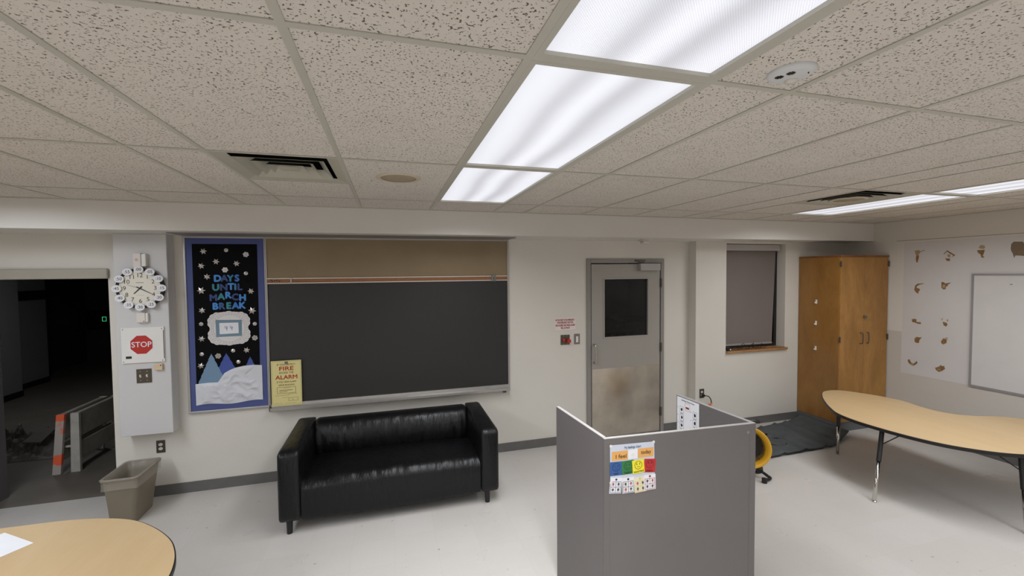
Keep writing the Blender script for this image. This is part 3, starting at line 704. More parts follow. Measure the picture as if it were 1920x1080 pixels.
# ------------------------------------------------------------------ bulletin board and its display
FP = Fr((0, YW-.018, 0), (1, 0, 0))
bb = thing('bulletin_board', FB.p(-1.481, .745), 'tall bulletin board with blue border and black paper left of the chalkboard', 'bulletin board')
bm = bm_(); q = .020
for a in ((-1.820, -1.146, .744, .744+q), (-1.820, -1.146, 2.400-q, 2.400), (-1.820, -1.820+q, .744+q, 2.400-q), (-1.146-.010, -1.146, .744+q, 2.400-q)): rect(bm, FB, *a, .0005, .026)
obj('frame', bm, M_alu, bb, bevel=.003)
M_blue = mat('blue border paper', srgb(72, 82, 134), .7, var=.05, vscale=5)
bm = bm_(); rect(bm, FB, -1.800, -1.156, .764, 2.380, .0005, .016); obj('border', bm, M_blue, bb, label='blue paper border')
bm = bm_(); poly(bm, FP, [(-1.750, .90), (-1.221, .885), (-1.214, 2.326), (-1.748, 2.324)], -.0019, .0006); obj('black_paper', bm, mat('black paper', srgb(10, 10, 11), .9, spec=.15, var=.08), bb)
# paper cut-outs
G_DISP = 'paper letters on the bulletin board'
cols = {'bright': srgb(62, 134, 206), 'blue': srgb(48, 112, 188), 'teal': srgb(46, 128, 142), 'navy': srgb(40, 60, 120), 'deep': srgb(42, 82, 136), 'sea': srgb(46, 120, 164)}
cname = {'bright': 'bright blue', 'blue': 'blue', 'teal': 'teal', 'navy': 'navy', 'deep': 'dark blue', 'sea': 'sea blue'}
for k, c in cols.items(): mat('letter '+k, c, .55, var=.06, vscale=30)
letters = [('DAYS', [('D', -1.550, 2.001, 'bright'), ('A', -1.494, 2.001, 'navy'), ('Y', -1.445, 2.0, 'sea'), ('S', -1.390, 2.002, 'blue')]),
           ('UNTIL', [('U', -1.567, 1.917, 'teal'), ('N', -1.501, 1.916, 'navy'), ('T', -1.442, 1.922, 'bright'), ('I', -1.406, 1.919, 'sea'), ('L', -1.369, 1.918, 'navy')]),
           ('MARCH', [('M', -1.589, 1.820, 'navy'), ('A', -1.525, 1.830, 'teal'), ('R', -1.468, 1.842, 'bright'), ('C', -1.410, 1.823, 'navy'), ('H', -1.348, 1.816, 'bright')]),
           ('BREAK', [('B', -1.576, 1.740, 'bright'), ('R', -1.523, 1.740, 'deep'), ('E', -1.466, 1.742, 'teal'), ('A', -1.409, 1.741, 'blue'), ('K', -1.354, 1.742, 'bright')])]
for wd, ls in letters:
    for ch, x, z, c in ls:
        bm = bm_(); text(bm, FP, ch, .084, x, z, .0021, .066, ext=.012)
        obj('paper_letter', bm, MATS['letter '+c], label='%s paper letter %s of the word %s on the bulletin board' % (cname[c], ch, wd), cat='letter', group=G_DISP, org=FP.p(x, z, .0021))
M_foil = mat('silver foil', srgb(186, 180, 176), .3, metal=.7, var=.15, vscale=80)
snow = [(-1.657, 2.257, 's', 'star snowflake at the top left of the black paper'), (-1.472, 2.268, 'h', 'small round snowflake at the top centre'), (-1.309, 2.228, 'p', 'petal snowflake in the top right corner'),
        (-1.557, 2.161, 's', 'star snowflake in the second row, centre left'), (-1.678, 2.121, 's', 'star snowflake at the left edge, second from the top'), (-1.389, 2.143, 's', 'star snowflake in the second row, centre right'),
        (-1.486, 2.083, 'p', 'petal snowflake just above the word DAYS'), (-1.314, 2.049, 'h', 'small round snowflake right of and above the word DAYS'), (-1.634, 2.02, 's', 'star snowflake left of the word DAYS'),
        (-1.685, 1.892, 'S', 'large star snowflake left of the word UNTIL'), (-1.276, 1.878, 's', 'star snowflake right of the word UNTIL'), (-1.684, 1.706, 's', 'star snowflake left of and below the word BREAK'),
        (-1.271, 1.692, 'S', 'large star snowflake right of and below the word BREAK'), (-1.695, 1.58, 'h', 'round snowflake left of the doily'), (-1.252, 1.564, 'h', 'round snowflake right of the doily'),
        (-1.695, 1.441, 's', 'star snowflake left of and below the doily'), (-1.255, 1.429, 'p', 'petal snowflake right of and below the doily'), (-1.328, 1.314, 's', 'star snowflake above the small blue tree'),
        (-1.442, 1.316, 'h', 'small round snowflake right of the middle tree tip'), (-1.699, 1.298, 'h', 'round snowflake left of the light tree tip'), (-1.566, 1.273, 'p', 'petal snowflake between the light and the middle tree'),
        (-1.401, 1.206, 'h', 'round snowflake between the middle tree and the small tree'), (-1.709, 1.189, 's', 'star snowflake at the left edge, lowest of all')]
for x, z, k, lb in snow:
    bm = bm_(); a0 = random.random()
    if k in 'sS':
        r_ = .030 if k == 's' else .036
        cv = bm.verts.new(FP.p(x, z, .012)); ring = []
        for i in range(12):
            a = a0+math.pi*i/6; q = r_ if i % 2 == 0 else r_*.48
            ring.append(bm.verts.new(FP.p(x+q*math.cos(a), z+q*math.sin(a), .002 if i % 2 == 0 else .008)))
        for i in range(12): bm.faces.new((cv, ring[i], ring[(i+1) % 12]))
    elif k == 'h':
        poly(bm, FP, circ(x, z, .019, 6, a0=a0), .0012, .003); cv = bm.verts.new(FP.p(x, z, .009)); q = [bm.verts.new(FP.p(*p_, .003)) for p_ in circ(x, z, .017, 6, a0=a0)]
        for i in range(6): bm.faces.new((cv, q[i], q[(i+1) % 6]))
    else:
        for i in range(6):
            a = a0+math.pi*i/3; poly(bm, FP, circ(x+.017*math.cos(a), z+.017*math.sin(a), .0095, 7), .0012, .004)
        poly(bm, FP, circ(x, z, .007, 8), .0012, .006)
    obj('snowflake', bm, M_foil, label='silver '+lb, cat='snowflake', group='silver snowflakes on the bulletin board', org=FP.p(x, z, .0012))
# doily, countdown card
M_doily = mat('doily paper', srgb(214, 210, 208), .75, var=.03)
dl = thing('paper_doily', FP.p(-1.468, 1.53, .001), 'scalloped white lace doily behind the countdown number', 'doily')
for i, (dx, dz, r_) in enumerate([(-.085, .062, .088), (-.085, -.062, .088), (.085, .062, .088), (.085, -.062, .088), (0, 0, .158)]):
    n_ = 96; sc = 12 if i < 4 else 18
    pts = [((-1.468+dx)+(r_+.006*abs(math.sin(sc*math.pi*j/n_)))*math.cos(2*math.pi*j/n_), (1.531+dz)+(r_+.006*abs(math.sin(sc*math.pi*j/n_)))*math.sin(2*math.pi*j/n_)) for j in range(n_)]
    bm = bm_(); poly(bm, FP, pts, .0010+i*.0003, .0013+i*.0003); lay = obj('lace_layer', bm, M_doily, dl)
    bm = bm_(); t_ = .0014+i*.0003
    stroke(bm, FP, circ(-1.468+dx, 1.531+dz, r_-.028, 40), .0016, t_, True); stroke(bm, FP, circ(-1.468+dx, 1.531+dz, r_-.006, 40), .0012, t_, True)
    for j in range(36 if i == 4 else 20):
        a = 2*math.pi*j/(36 if i == 4 else 20); stroke(bm, FP, circ(-1.468+dx+(r_-.017)*math.cos(a), 1.531+dz+(r_-.017)*math.sin(a), .0065, 8), .0014, t_, True)
    obj('lace_cutouts', bm, mat('lace holes', srgb(120, 116, 116), .8), lay)
cd = thing('countdown_card', FP.p(-1.470, 1.53, .003), 'grey-blue framed card with the handwritten number 44', 'card')
bm = bm_(); poly(bm, FP, [(-1.577, 1.452), (-1.363, 1.454), (-1.361, 1.607), (-1.578, 1.614)], .0028, .0036); obj('card_frame', bm, mat('grey blue card', srgb(108, 134, 150), .7, var=.03), cd)
bm = bm_(); poly(bm, FP, [(-1.547, 1.478), (-1.389, 1.481), (-1.390, 1.583), (-1.548, 1.584)], .0037, .0043); obj('number_slip', bm, M_paper, cd)
bm = bm_()
for x in (-1.490, -1.448):
    stroke(bm, FP, [(x-.010, 1.556), (x-.012, 1.533), (x+.012, 1.535)], .004, .0048); stroke(bm, FP, [(x+.004, 1.553), (x+.003, 1.512)], .004, .0048)
obj('handwriting', bm, mat('blue marker', srgb(52, 62, 150), .6), cd)
def tree(x, z0, z1, hw, m, label, t_):
    nt = 6; Lp = []; H = z1-z0
    for i in range(nt):
        w0 = hw*(i+.12)/nt; w1 = hw*(i+1.28)/nt
        Lp += [(w0, z1-H*i/nt), (w1, z1-H*(i+.90)/nt)]
    pts = [(x, z1+.010)]+[(x+a, c) for a, c in Lp]+[(x-a, c) for a, c in Lp[::-1]]
    bm = bm_(); poly(bm, FP, pts, t_, t_+.0008)
    obj('paper_tree', bm, m, label=label, cat='paper tree', group='paper trees on the bulletin board', org=FP.p(x, z0, t_))
Mt1 = mat('pale blue card', srgb(112, 140, 166), .7, var=.03); Mt2 = mat('royal blue card', srgb(64, 82, 154), .7, var=.03)
tree(-1.500, 1.00, 1.289, .135, Mt2, 'royal blue paper tree in the middle of the bulletin board', .0010)
tree(-1.301, 1.00, 1.245, .10, Mt2, 'small royal blue paper tree at the right', .0010)
tree(-1.622, .98, 1.290, .125, Mt1, 'large pale blue paper tree at the left', .0021)
# crumpled snow paper
top = [(-1.757, 1.020), (-1.66, 1.026), (-1.574, 1.024), (-1.54, 1.075), (-1.519, 1.108), (-1.47, 1.135), (-1.429, 1.152), (-1.35, 1.166), (-1.28, 1.17), (-1.203, 1.162)]
bm = bm_(); nu, nv = 64, 34; g = []
for i in range(nu):
    q = i/(nu-1); x = -1.757+q*.556
    for (a, za), (c, zc) in zip(top, top[1:]):
        if a <= x <= c+1e-6: zt = za+(zc-za)*(x-a)/(c-a)
    zb = .818+.008*math.sin(q*9)+.012*q*q*.4
    col_ = []
    for j in range(nv):
        s = j/(nv-1); z = zb+(zt-zb)*s
        p3 = Vector((x*6, z*7, 0)); h = 1.0-1.6*abs(noise.noise(p3))-.9*abs(noise.noise(p3*2.1+Vector((5, 1, 0))))
        e = min(1, 6*min(s, 1-s, q, 1-q)+.15)
        col_.append(bm.verts.new(FP.p(x, z, .0035+.020*max(0, h)*e)))
    g.append(col_)
for i in range(nu-1):
    for j in range(nv-1): bm.faces.new((g[i][j], g[i+1][j], g[i+1][j+1], g[i][j+1]))
obj('snow_paper', bm, mat('crumpled white paper', srgb(208, 209, 214), .65, var=.03), label='crumpled white paper snowbank along the bottom of the bulletin board', cat='paper', org=FP.p(-1.48, .82, .003))

# ------------------------------------------------------------------ chalkboard
cb = thing('chalkboard', FB.p(.07, .77), 'wide black chalkboard with a tan tackboard strip above it', 'chalkboard')
bm = bm_()
for a in ((-1.1445, 1.285, 2.382, 2.400), (1.266, 1.285, .72, 2.382), (-1.1445, -1.134, .76, 2.382)): rect(bm, FB, *a, .0005, .026)
obj('frame', bm, M_alu, cb, bevel=.002)
bm = bm_(); rect(bm, FB, -1.134, 1.266, 2.000, 2.382, .0005, .016); obj('tackboard', bm, mat('tan tackboard', srgb(142, 124, 98), .85, var=.06, vscale=4, bump=.1, bscale=300), cb, label='tan tackboard')
bm = bm_(); rect(bm, FB, -1.134, 1.266, .770, 1.944, .0005, .014); obj('writing_surface', bm, mat('black slate', srgb(38, 37, 35), .55, var=.04, vscale=1.5), cb, label='black writing surface')
bm = bm_(); rect(bm, FB, -1.134, 1.266, 1.990, 2.000, .0005, .026); rect(bm, FB, -1.134, 1.266, 1.944, 1.954, .0005, .026); mrl = obj('map_rail', bm, mat('rail white', srgb(206, 198, 188), .4, metal=.2), cb)
bm = bm_(); rect(bm, FB, -1.134, 1.266, 1.954, 1.990, .0005, .018); obj('cork_strip', bm, mat('brown cork', srgb(148, 102, 72), .85, var=.12, vscale=90), mrl)
bm = bm_(); rect(bm, FB, -.930, -.920, 1.944, 2.0, .026, .029); obj('end_stop', bm, M_alu, mrl)
for x in (1.082, 1.112): obj('map_hook', rect(bm_(), FB, x, x+.022, 1.938, 2.006, .026, .034), mat('hook steel', srgb(126, 132, 128), .35, metal=.7), mrl, bevel=.002)
bm = bm_()
for x, z in ((-1.10, 1.985), (-1.07, 1.978), (-1.05, 1.984), (-1.09, 1.972), (-1.03, 1.974)): poly(bm, FB, circ(x, z-.004, .006, 7), .018, .0195)
obj('tape_scraps', bm, M_ink, mrl)
pr_ = [(YW-.001, .775), (YW-.03, .775), (YW-.034, .745), (YW-.085, .738), (YW-.092, .748), (YW-.097, .744), (YW-.095, .722), (YW-.03, .715), (YW-.001, .715)]
bm = loft(bm_(), [[(x, y, z) for y, z in pr_] for x in (-1.125, 1.268)], True); obj('chalk_tray', bm, M_alu, cb)
bm = B(-1.150, -1.126, YW-.03, YW-.001, .700, .740); box(bm, 1.2, 1.235, YW-.05, YW-.001, .69, .715); obj('tray_bracket', bm, M_dplate, cb)
# fire poster
fp = thing('fire_poster', FB.p(-.988, .765, .02), 'yellow fire alarm instruction poster at the lower left of the chalkboard', 'poster')
FQ = Fr((0, YW-.030, 0), (1, -.012, 0))
X0, X1, Z0, Z1 = -1.122, -.853, .752, 1.195
FQ = Fr((0, YW-.036, 0), (1, 0, 0))
bm = bm_(); rect(bm, FQ, X0, X1, Z0, Z1, 0, .001); obj('sheet', bm, mat('yellow paper', srgb(218, 206, 142), .6, var=.02), fp)
bm = bm_(); cx = (X0+X1)/2
for s, z, h, wd, bo in (('IF YOU DETECT', 1.155, .024, .162, .006), ('SOUND THE', 1.075, .026, .126, .006), ('IF YOU HEAR ALARM', .985, .022, .170, .006), ('LEAVE BUILDING', .955, .022, .140, .006)): text(bm, FQ, s, h, cx, z, .0016, bo, wd)
outline(bm, FQ, X0+.008, X1-.008, Z0+.010, Z1-.008, .0012, .0016)
outline(bm, FQ, cx-.085, cx+.080, .872, .935, .0026, .0016); outline(bm, FQ, cx+.014, cx+.100, .796, .828, .0022, .0016)
for a, c, z, h in ((-.03, .03, .926, .0025), (-.065, .045, .904, .006), (-.065, .005, .888, .005), (-.105, .012, .854, .0025), (-.04, .005, .832, .002), (-.11, -.04, .776, .002), (-.02, .07, .776, .002)):
    k = int((c-a)/.009)+1
    for i in range(k): rect(bm, FQ, cx+a+i*.009, cx+a+i*.009+.0065, z-h/2, z+h/2, .0016)
stroke(bm, FQ, [(cx+.016+.006*i, .866+.007*((i % 2)*2-1)) for i in range(13)], .0022, .0016); stroke(bm, FQ, [(cx+.045, .815), (cx+.052, .808), (cx+.06, .812)], .003, .0016)
obj('lettering', bm, mat('brown black ink', srgb(72, 58, 34), .6), fp)
obj('red_word', text(bm_(), FQ, 'FIRE', .054, cx, 1.115, .0018, .03, .124), M_red, fp, label='red word FIRE')
obj('red_word', text(bm_(), FQ, 'ALARM', .054, cx+.002, 1.030, .0018, .03, .192), M_red, fp, label='red word ALARM')
bm = bm_(); rect(bm, FQ, cx-.012, cx+.016, 1.160, 1.186, .002, .006); obj('magnet_clip', bm, mat('clip grey', srgb(120, 116, 104), .4, metal=.5), fp)

# ------------------------------------------------------------------ whiteboard
wbt = thing('whiteboard', (XR, 2.2, .735), 'white board in a grey frame on the right wall', 'whiteboard')
bm = bm_(); y0, y1, z0, z1 = 3.120, 1.30, .735, 1.972
rect(bm, FR_, -y0+.018, -y1-.018, z0+.018, z1-.018, .0015, .014); obj('panel', bm, mat('whiteboard enamel', srgb(206, 203, 202), .25, var=.015), wbt)
bm = bm_()
for a in ((-y0, -y1, z0, z0+.018), (-y0, -y1, z1-.018, z1), (-y0, -y0+.018, z0+.018, z1-.018), (-y1-.018, -y1, z0+.018, z1-.018)): rect(bm, FR_, *a, .0015, .022)
obj('frame', bm, mat('frame grey', srgb(150, 146, 145), .45, metal=.2), wbt)
bm = bm_(); stroke(bm, FR_, [(-2.82, 1.86), (-2.80, 1.862)], .008, .0145); obj('smudge', bm, M_base, wbt)

# ------------------------------------------------------------------ cabinet
cx0, cx1, cy0, cy1, cz0, cz1 = 5.326, 6.148, 3.938, 4.493, .116, 2.208
cbn = thing('wooden_cabinet', ((cx0+cx1)/2, (cy0+cy1)/2, 0), 'tall varnished wooden two-door cabinet in the corner', 'cabinet')
obj('body', B(cx0, cx1, cy0+.022, cy1, cz0, cz1-.022), M_wood, cbn, bevel=.002)
obj('top_panel', B(cx0-.004, cx1, cy0-.004, cy1, cz1-.021, cz1), wood('dark cabinet top', srgb(108, 66, 28), srgb(140, 92, 46), 4, .4), cbn, bevel=.002)
obj('toe_kick', B(cx0+.002, cx1, cy0+.012, cy1, 0, cz0-.001), mat('cabinet base grey', srgb(98, 99, 102), .5, var=.05), cbn)
M_wood2 = wood('varnished birch doors', srgb(140, 97, 40), srgb(174, 126, 62), 3.4, .38, (1, 1, .3))
for a, c, s in ((cx0+.004, 5.7265, 1), (5.7295, cx1-.010, -1)):
    dr = obj('door', B(a, c, cy0, cy0+.021, cz0+.006, cz1-.024), M_wood2, cbn, bevel=.0015)
    hx_ = 5.663 if s == 1 else 5.790
    bm = tube(bm_(), spline([(hx_, cy0, 1.235), (hx_+.012*s, cy0-.026, 1.232), (hx_+.014*s, cy0-.032, 1.20), (hx_+.014*s, cy0-.032, 1.135), (hx_+.012*s, cy0-.026, 1.103), (hx_, cy0, 1.10)], 4), .0052, 8)
    obj('handle', bm, M_dplate, dr, smooth=True)
    hxe = cx0 if s == 1 else cx1-.008
    for z in (2.10, 1.165, .28):
        bm = tube(bm_(), [(hxe, cy0-.006, z-.035), (hxe, cy0-.006, z+.035)], .008, 8); box(bm, hxe-.014, hxe+.014, cy0-.004, cy0-.0005, z-.034, z+.034)
        obj('hinge', bm, M_dplate, dr)
bm = B(5.712, 5.752, cy0-.026, cy0-.0008, 1.418, 1.450); box(bm, 5.752, 5.772, cy0-.014, cy0-.0008, 1.424, 1.444)
obj('latch', bm, mat('grey latch', srgb(112, 112, 106), .4, metal=.5), cbn, bevel=.003)
for z in (1.614, 1.336, 1.008):
    bm = B(cx0-.005, cx0-.0004, 4.231, 4.253, z-.024, z+.03); tube(bm, spline([(cx0-.005, 4.242, z), (cx0-.016, 4.242, z-.016), (cx0-.026, 4.242, z-.012), (cx0-.028, 4.242, z)], 4), .005, 8)
    obj('adhesive_hook', bm, M_white, cbn, bevel=.001, label='white stick-on hook')

# ------------------------------------------------------------------ sofa
sf = thing('leather_sofa', (.018, 4.04, 0), 'black leather two-seat sofa against the back wall under the chalkboard', 'sofa')
SX0, SX1, SY0, SY1, ST = -.868, .903, 3.600, 4.490, .660
for a, c in ((SX0, SX0+.170), (SX1-.170, SX1)): obj('arm', puff(a, c, SY0, SY1, .105, ST, .035, .012, 14), M_leather, sf, smooth=True)
ix0, ix1 = SX0+.168, SX1-.168
def wrinkle(x, y, z, amp): return amp*(noise.noise(Vector((x*20, y*3, z*3)))+.6*noise.noise(Vector((x*42, y*6, z*6+4))))
# back cushion: rounded profile swept sideways
prof = [(4.47, .30), (4.47, .58), (4.455, .635), (4.42, .66), (4.36, .668), (4.30, .655), (4.255, .62), (4.225, .56), (4.212, .50), (4.212, .44), (4.225, .38), (4.25, .34), (4.30, .30)]
prof = [(p.y, p.z) for p in spline([(0, a, c) for a, c in prof], 4)]
secs = []; n_ = 90
for i in range(n_+1):
    q = i/n_; x = ix0+(ix1-ix0)*q; e = min(q, 1-q)*(ix1-ix0); k = min(1, e/.045); sh = 1-.045*(1-math.sqrt(max(0, 1-(1-k)**2)))/.2
    s = []
    for (y, z) in prof:
        yy, zz = 4.36+(y-4.36)*(.82+.18*math.sqrt(max(0, 1-(1-k)**2))), .48+(z-.48)*(.86+.14*math.sqrt(max(0, 1-(1-k)**2)))
        front = max(0, min(1, (4.32-y)/.08))
        yy += wrinkle(x, y, z, .010)*front
        s.append((x, yy, zz))
    secs.append(s)
obj('back_cushion', loft(bm_(), secs, True), M_leather, sf, smooth=True)
obj('back_frame', B(ix0+.002, ix1-.002, 4.385, SY1, .12, .60), M_leather, sf, bevel=.02)
prof = [(4.30, .36), (4.22, .385), (4.0, .408), (3.85, .415), (3.74, .412), (3.68, .398), (3.642, .365), (3.625, .32), (3.620, .25), (3.622, .18), (3.626, .125), (3.632, .108)]
prof = [(p.y, p.z) for p in spline([(0, a, c) for a, c in prof], 4)]
secs = []
for i in range(n_+1):
    q = i/n_; x = ix0+(ix1-ix0)*q; s = []
    for y, z in prof:
        crown = 4*q*(1-q)
        zz = z+.012*(crown-.5)*(1 if z > .3 else 0)
        if z < .2: zz -= .014*crown
        edge = math.exp(-((y-3.68)/.06)**2-((z-.39)/.05)**2)
        s.append((x, y-wrinkle(x, y, z, .007)*(.3+edge), zz+wrinkle(x+3, y, z, .006)*(.4+edge)))
    secs.append(s)
obj('seat', loft(bm_(), secs), M_leather, sf, smooth=True)
obj('seat_base', B(ix0+.003, ix1-.003, 3.65, 4.40, .115, .355), M_leather, sf)
for x, y in ((-.792, 3.655), (.800, 3.655), (-.792, 4.42), (.800, 4.42)):
    obj('leg', lathe(bm_(), [(0, 0), (.021, 0), (.024, .108), (0, .108)], (x, y, 0), n=16), M_black, sf, smooth=False)

# ------------------------------------------------------------------ waste bin
wb = thing('waste_bin', (-2.14, 4.31, 0), 'grey-brown rectangular waste bin with a clear bag, by the corridor opening', 'waste bin')
def rrect(x0, x1, y0, y1, r, n=5):
    out = []
    for cx_, cy_, a0 in ((x1-r, y1-r, 0), (x0+r, y1-r, 90), (x0+r, y0+r, 180), (x1-r, y0+r, 270)):
        for k in range(n+1): a = R(a0+90*k/n); out.append((cx_+r*math.cos(a), cy_+r*math.sin(a)))
    return out
M_bin = mat('grey brown plastic', srgb(124, 114, 98), .45, var=.03)
def ring_at(dx0, dx1, dy0, dy1, z, r=.04): return [(x, y, z) for x, y in rrect(dx0, dx1, dy0, dy1, r)]
b0 = (-2.228, -2.052, 4.170, 4.470); b1 = (-2.250, -2.005, 4.130, 4.505)
def lerp(s, o=0.): return [b0[i]+(b1[i]-b0[i])*s+(-o if i % 2 == 0 else o) for i in range(4)]
secs = [ring_at(*lerp(0), .001), ring_at(*lerp(.0, .003), .012), ring_at(*lerp(.5), .20), ring_at(*lerp(1), .385), ring_at(*lerp(1, .012), .387), ring_at(*lerp(1, .012), .400), ring_at(*lerp(1, -.003), .402), ring_at(*lerp(.5, -.004), .20), ring_at(*lerp(0, -.006), .01)]
obj('bin_body', loft(bm_(), secs, True), M_bin, wb, smooth=False)
M_bag = mat('clear bin bag', srgb(190, 182, 168), .28, spec=.6, alpha=.30, bump=.5, bscale=16)
def wob(ring, a, s):
    out = []
    for x, y, z in ring:
        k = noise.noise(Vector((x*22+s, y*22, z*9)))*a; out.append((x+k, y+k, z+k*1.5))
    return out
secs = [wob(ring_at(*lerp(1, .009), z), .004, i) for i, z in enumerate((.315, .335, .36, .385))]+[wob(ring_at(*lerp(1, .015), .404), .003, 5), wob(ring_at(*lerp(1, -.004), .406), .003, 6), wob(ring_at(*lerp(.85, -.012), .33), .008, 7), wob(ring_at(*lerp(.5, -.016), .2), .008, 8), wob(ring_at(*lerp(.1, -.02), .06), .006, 9)]
obj('bin_liner', loft(bm_(), secs, True, False), M_bag, wb, smooth=True, label='clear plastic liner folded over the rim')

# ------------------------------------------------------------------ tables
def kidney(name, pts, zt, legs, label, n=6):
    cxm = sum(p_[0] for p_ in pts)/len(pts); cym = sum(p_[1] for p_ in pts)/len(pts)
    t = thing(name, (cxm, cym, 0), label, 'table')
    P = [(a, c, 0) for a, c in pts]; sp_ = spline([P[-1]]+P+[P[0], P[1]], n)[n:-n]
    o2 = [(p.x, p.y) for p in sp_[:-1]]
    def off(d):
        out = []; k = len(o2)
        for i in range(k):
            a, c = o2[i-1], o2[(i+1) % k]; dx, dy = c[0]-a[0], c[1]-a[1]; l = math.hypot(dx, dy)
            out.append((o2[i][0]+dy/l*d, o2[i][1]-dx/l*d))
        return out
    ar = sum(o2[i-1][0]*o2[i][1]-o2[i][0]*o2[i-1][1] for i in range(len(o2))); s = 1 if ar > 0 else -1
    FT = Fr((0, 0, 0), (1, 0, 0), (0, 1, 0))
    bm = bm_(); poly(bm, FT, off(-.004*s), zt-.004, zt); obj('table_top', bm, M_top, t)
    bm = bm_(); a = [(x, y, zt-.0005) for x, y in off(-.004*s)]; secs = [[(x, y, zt-.001) for x, y in off(-.0042*s)], [(x, y, zt-.003) for x, y in off(.002*s)], [(x, y, zt-.028) for x, y in off(.002*s)], [(x, y, zt-.031) for x, y in off(-.003*s)]]
    loft(bm, secs, True); obj('edge_band', bm, M_rub, t, label='black edge band and underside')
    for (tx, ty, fx, fy, bx, by) in legs:
        tp, ft = Vector((tx, ty, zt-.031)), Vector((fx, fy, .012)); mid = tp.lerp(ft, .46)
        bm = tube(bm_(), [tp, mid], .0185, 14); box(bm, tx-.05, tx+.05, ty-.05, ty+.05, zt-.036, zt-.0315)
        lg = obj('leg', bm, M_rub, t, smooth=False)
        bm = tube(bm_(), [mid, ft], .0150, 14); obj('leg_insert', bm, M_chrome, lg, smooth=True, label='chrome height insert')
        bm = bm_(); d_ = (ft-mid).normalized()
        for k in range(6):
            c_ = mid+d_*(.03+.022*k); tube(bm, [c_+Vector((-.0153, -.004, 0)), c_+Vector((-.0148, -.004, 0))], .004, 6)
            tube(bm, [c_+Vector((-.002, -.0153, 0)), c_+Vector((-.002, -.0148, 0))], .004, 6)
        obj('adjusting_holes', bm, M_black, lg)
        bm = lathe(bm_(), [(0, 0), (.018, 0), (.018, .010), (.014, .014), (0, .014)], (fx, fy, 0), n=14); obj('glide', bm, M_chrome, lg)
        bm = tube(bm_(), [tp.lerp(mid, .5), Vector((bx, by, zt-.034))], .0045, 6); obj('brace', bm, M_rub, lg)
    return t
kidney('kidney_table', [(4.70, 3.66), (4.90, 3.79), (5.10, 3.77), (5.23, 3.60), (5.31, 3.42), (5.335, 3.24), (5.285, 3.07), (5.275, 2.91), (5.33, 2.787), (5.45, 2.705), (5.62, 2.635), (5.75, 2.52), (5.82, 2.34), (5.76, 2.12), (5.52, 1.95), (5.15, 1.89), (4.85, 1.955), (4.60, 2.06), (4.44, 2.19), (4.32, 2.36), (4.255, 2.56), (4.225, 2.78), (4.225, 2.98), (4.268, 3.16), (4.36, 3.30), (4.50, 3.465)],
       .60, [(4.705, 3.47, 4.697, 3.473, 4.82, 3.38), (4.30, 2.78, 4.033, 2.658, 4.40, 2.66), (4.745, 2.085, 4.63, 1.985, 4.66, 2.24), (5.62, 2.25, 5.72, 2.15, 5.5, 2.3)],
       'maple-topped kidney table on adjustable legs near the right wall')
kidney('kidney_table', [(-3.0, 2.86), (-2.6, 3.00), (-2.2, 3.06), (-2.0, 3.063), (-1.816, 3.055), (-1.611, 3.012), (-1.445, 2.94), (-1.295, 2.82), (-1.163, 2.675), (-1.088, 2.55), (-1.042, 2.43), (-1.020, 2.30), (-1.03, 2.12), (-1.12, 1.95), (-1.30, 1.83), (-1.52, 1.82), (-1.75, 1.92), (-2.0, 2.0), (-2.25, 1.95), (-2.5, 1.83), (-2.75, 1.82), (-2.98, 1.95), (-3.12, 2.2), (-3.15, 2.5), (-3.1, 2.72)],
       .62, [(-1.25, 2.45, -1.2, 2.47, -1.35, 2.5), (-1.35, 2.0, -1.32, 1.96, -1.45, 2.1), (-2.8, 2.75, -2.83, 2.78, -2.7, 2.7), (-2.85, 2.1, -2.88, 2.06, -2.75, 2.15)],
       'maple-topped table with a rounded end in the lower left foreground')
t = thing('paper_sheet', (-2.0, 2.9, .62), 'white sheet of paper on the table in the left foreground', 'paper')
FT = Fr((0, 0, .6203), (1, 0, 0), (0, 1, 0))
bm = bm_(); poly(bm, FT, [(-1.846, 2.841), (-1.962, 2.678), (-2.19, 2.84), (-2.074, 3.003)], 0, .0008); obj('sheet', bm, M_paper, t)
bm = bm_(); stroke(bm, FT, [(-1.98, 2.80), (-2.10, 2.885)], .0012, .0012); stroke(bm, FT, [(-1.965, 2.815), (-2.085, 2.90)], .0012, .0012); obj('faint_lines', bm, mat('pencil grey', srgb(150, 150, 156), .7), t)

# ------------------------------------------------------------------ grey study divider
FLp, FRp, BLp, BRp = Vector((1.074, 2.009, 0)), Vector((2.020, 1.962, 0)), Vector((1.038, 2.596, 0)), Vector((1.978, 2.591, 0)); DT = .020; DH = 1.15
M_div = mat('grey laminate', srgb(105, 100, 99), .5, var=.03, vscale=2.5)
M_edge = mat('pale grey edge', srgb(172, 169, 166), .5, var=.03, vscale=8)
dv = thing('study_divider', ((1.53, 2.2, 0)), 'free-standing grey three-sided study divider in the foreground', 'divider')
def vert_panel(nm, a, c, inward):
    dr_ = (c-a).normalized(); nn = Vector((-dr_.y, dr_.x, 0))*inward; q = [a, c, c+nn*DT, a+nn*DT]
    FT0 = Fr((0, 0, 0), (1, 0, 0), (0, 1, 0)); pts = [(p.x, p.y) for p in q]
    bm = bm_(); poly(bm, FT0, pts, 0, DH-.003); o = obj(nm, bm, M_div, dv)
    bm = bm_(); poly(bm, FT0, pts, DH-.003, DH); obj('top_edge', bm, M_edge, o, label='pale top edge')
    return o
rv = (FRp-FLp).normalized()
vert_panel('front_panel', FLp, FRp, 1)
nv_ = Vector((-rv.y, rv.x, 0))
vert_panel('left_panel', FLp+nv_*(DT+.001), BLp, -1)
vert_panel('right_panel', FRp+nv_*(DT+.001), BRp, 1)
FD = Fr(FLp, rv)
bm = bm_()
for x in (.030, .905): rect(bm, FD, x, x+.004, .05, 1.10, .0003, .0009)
obj('joint_line', bm, mat('joint grey', srgb(104, 101, 101), .5), dv)
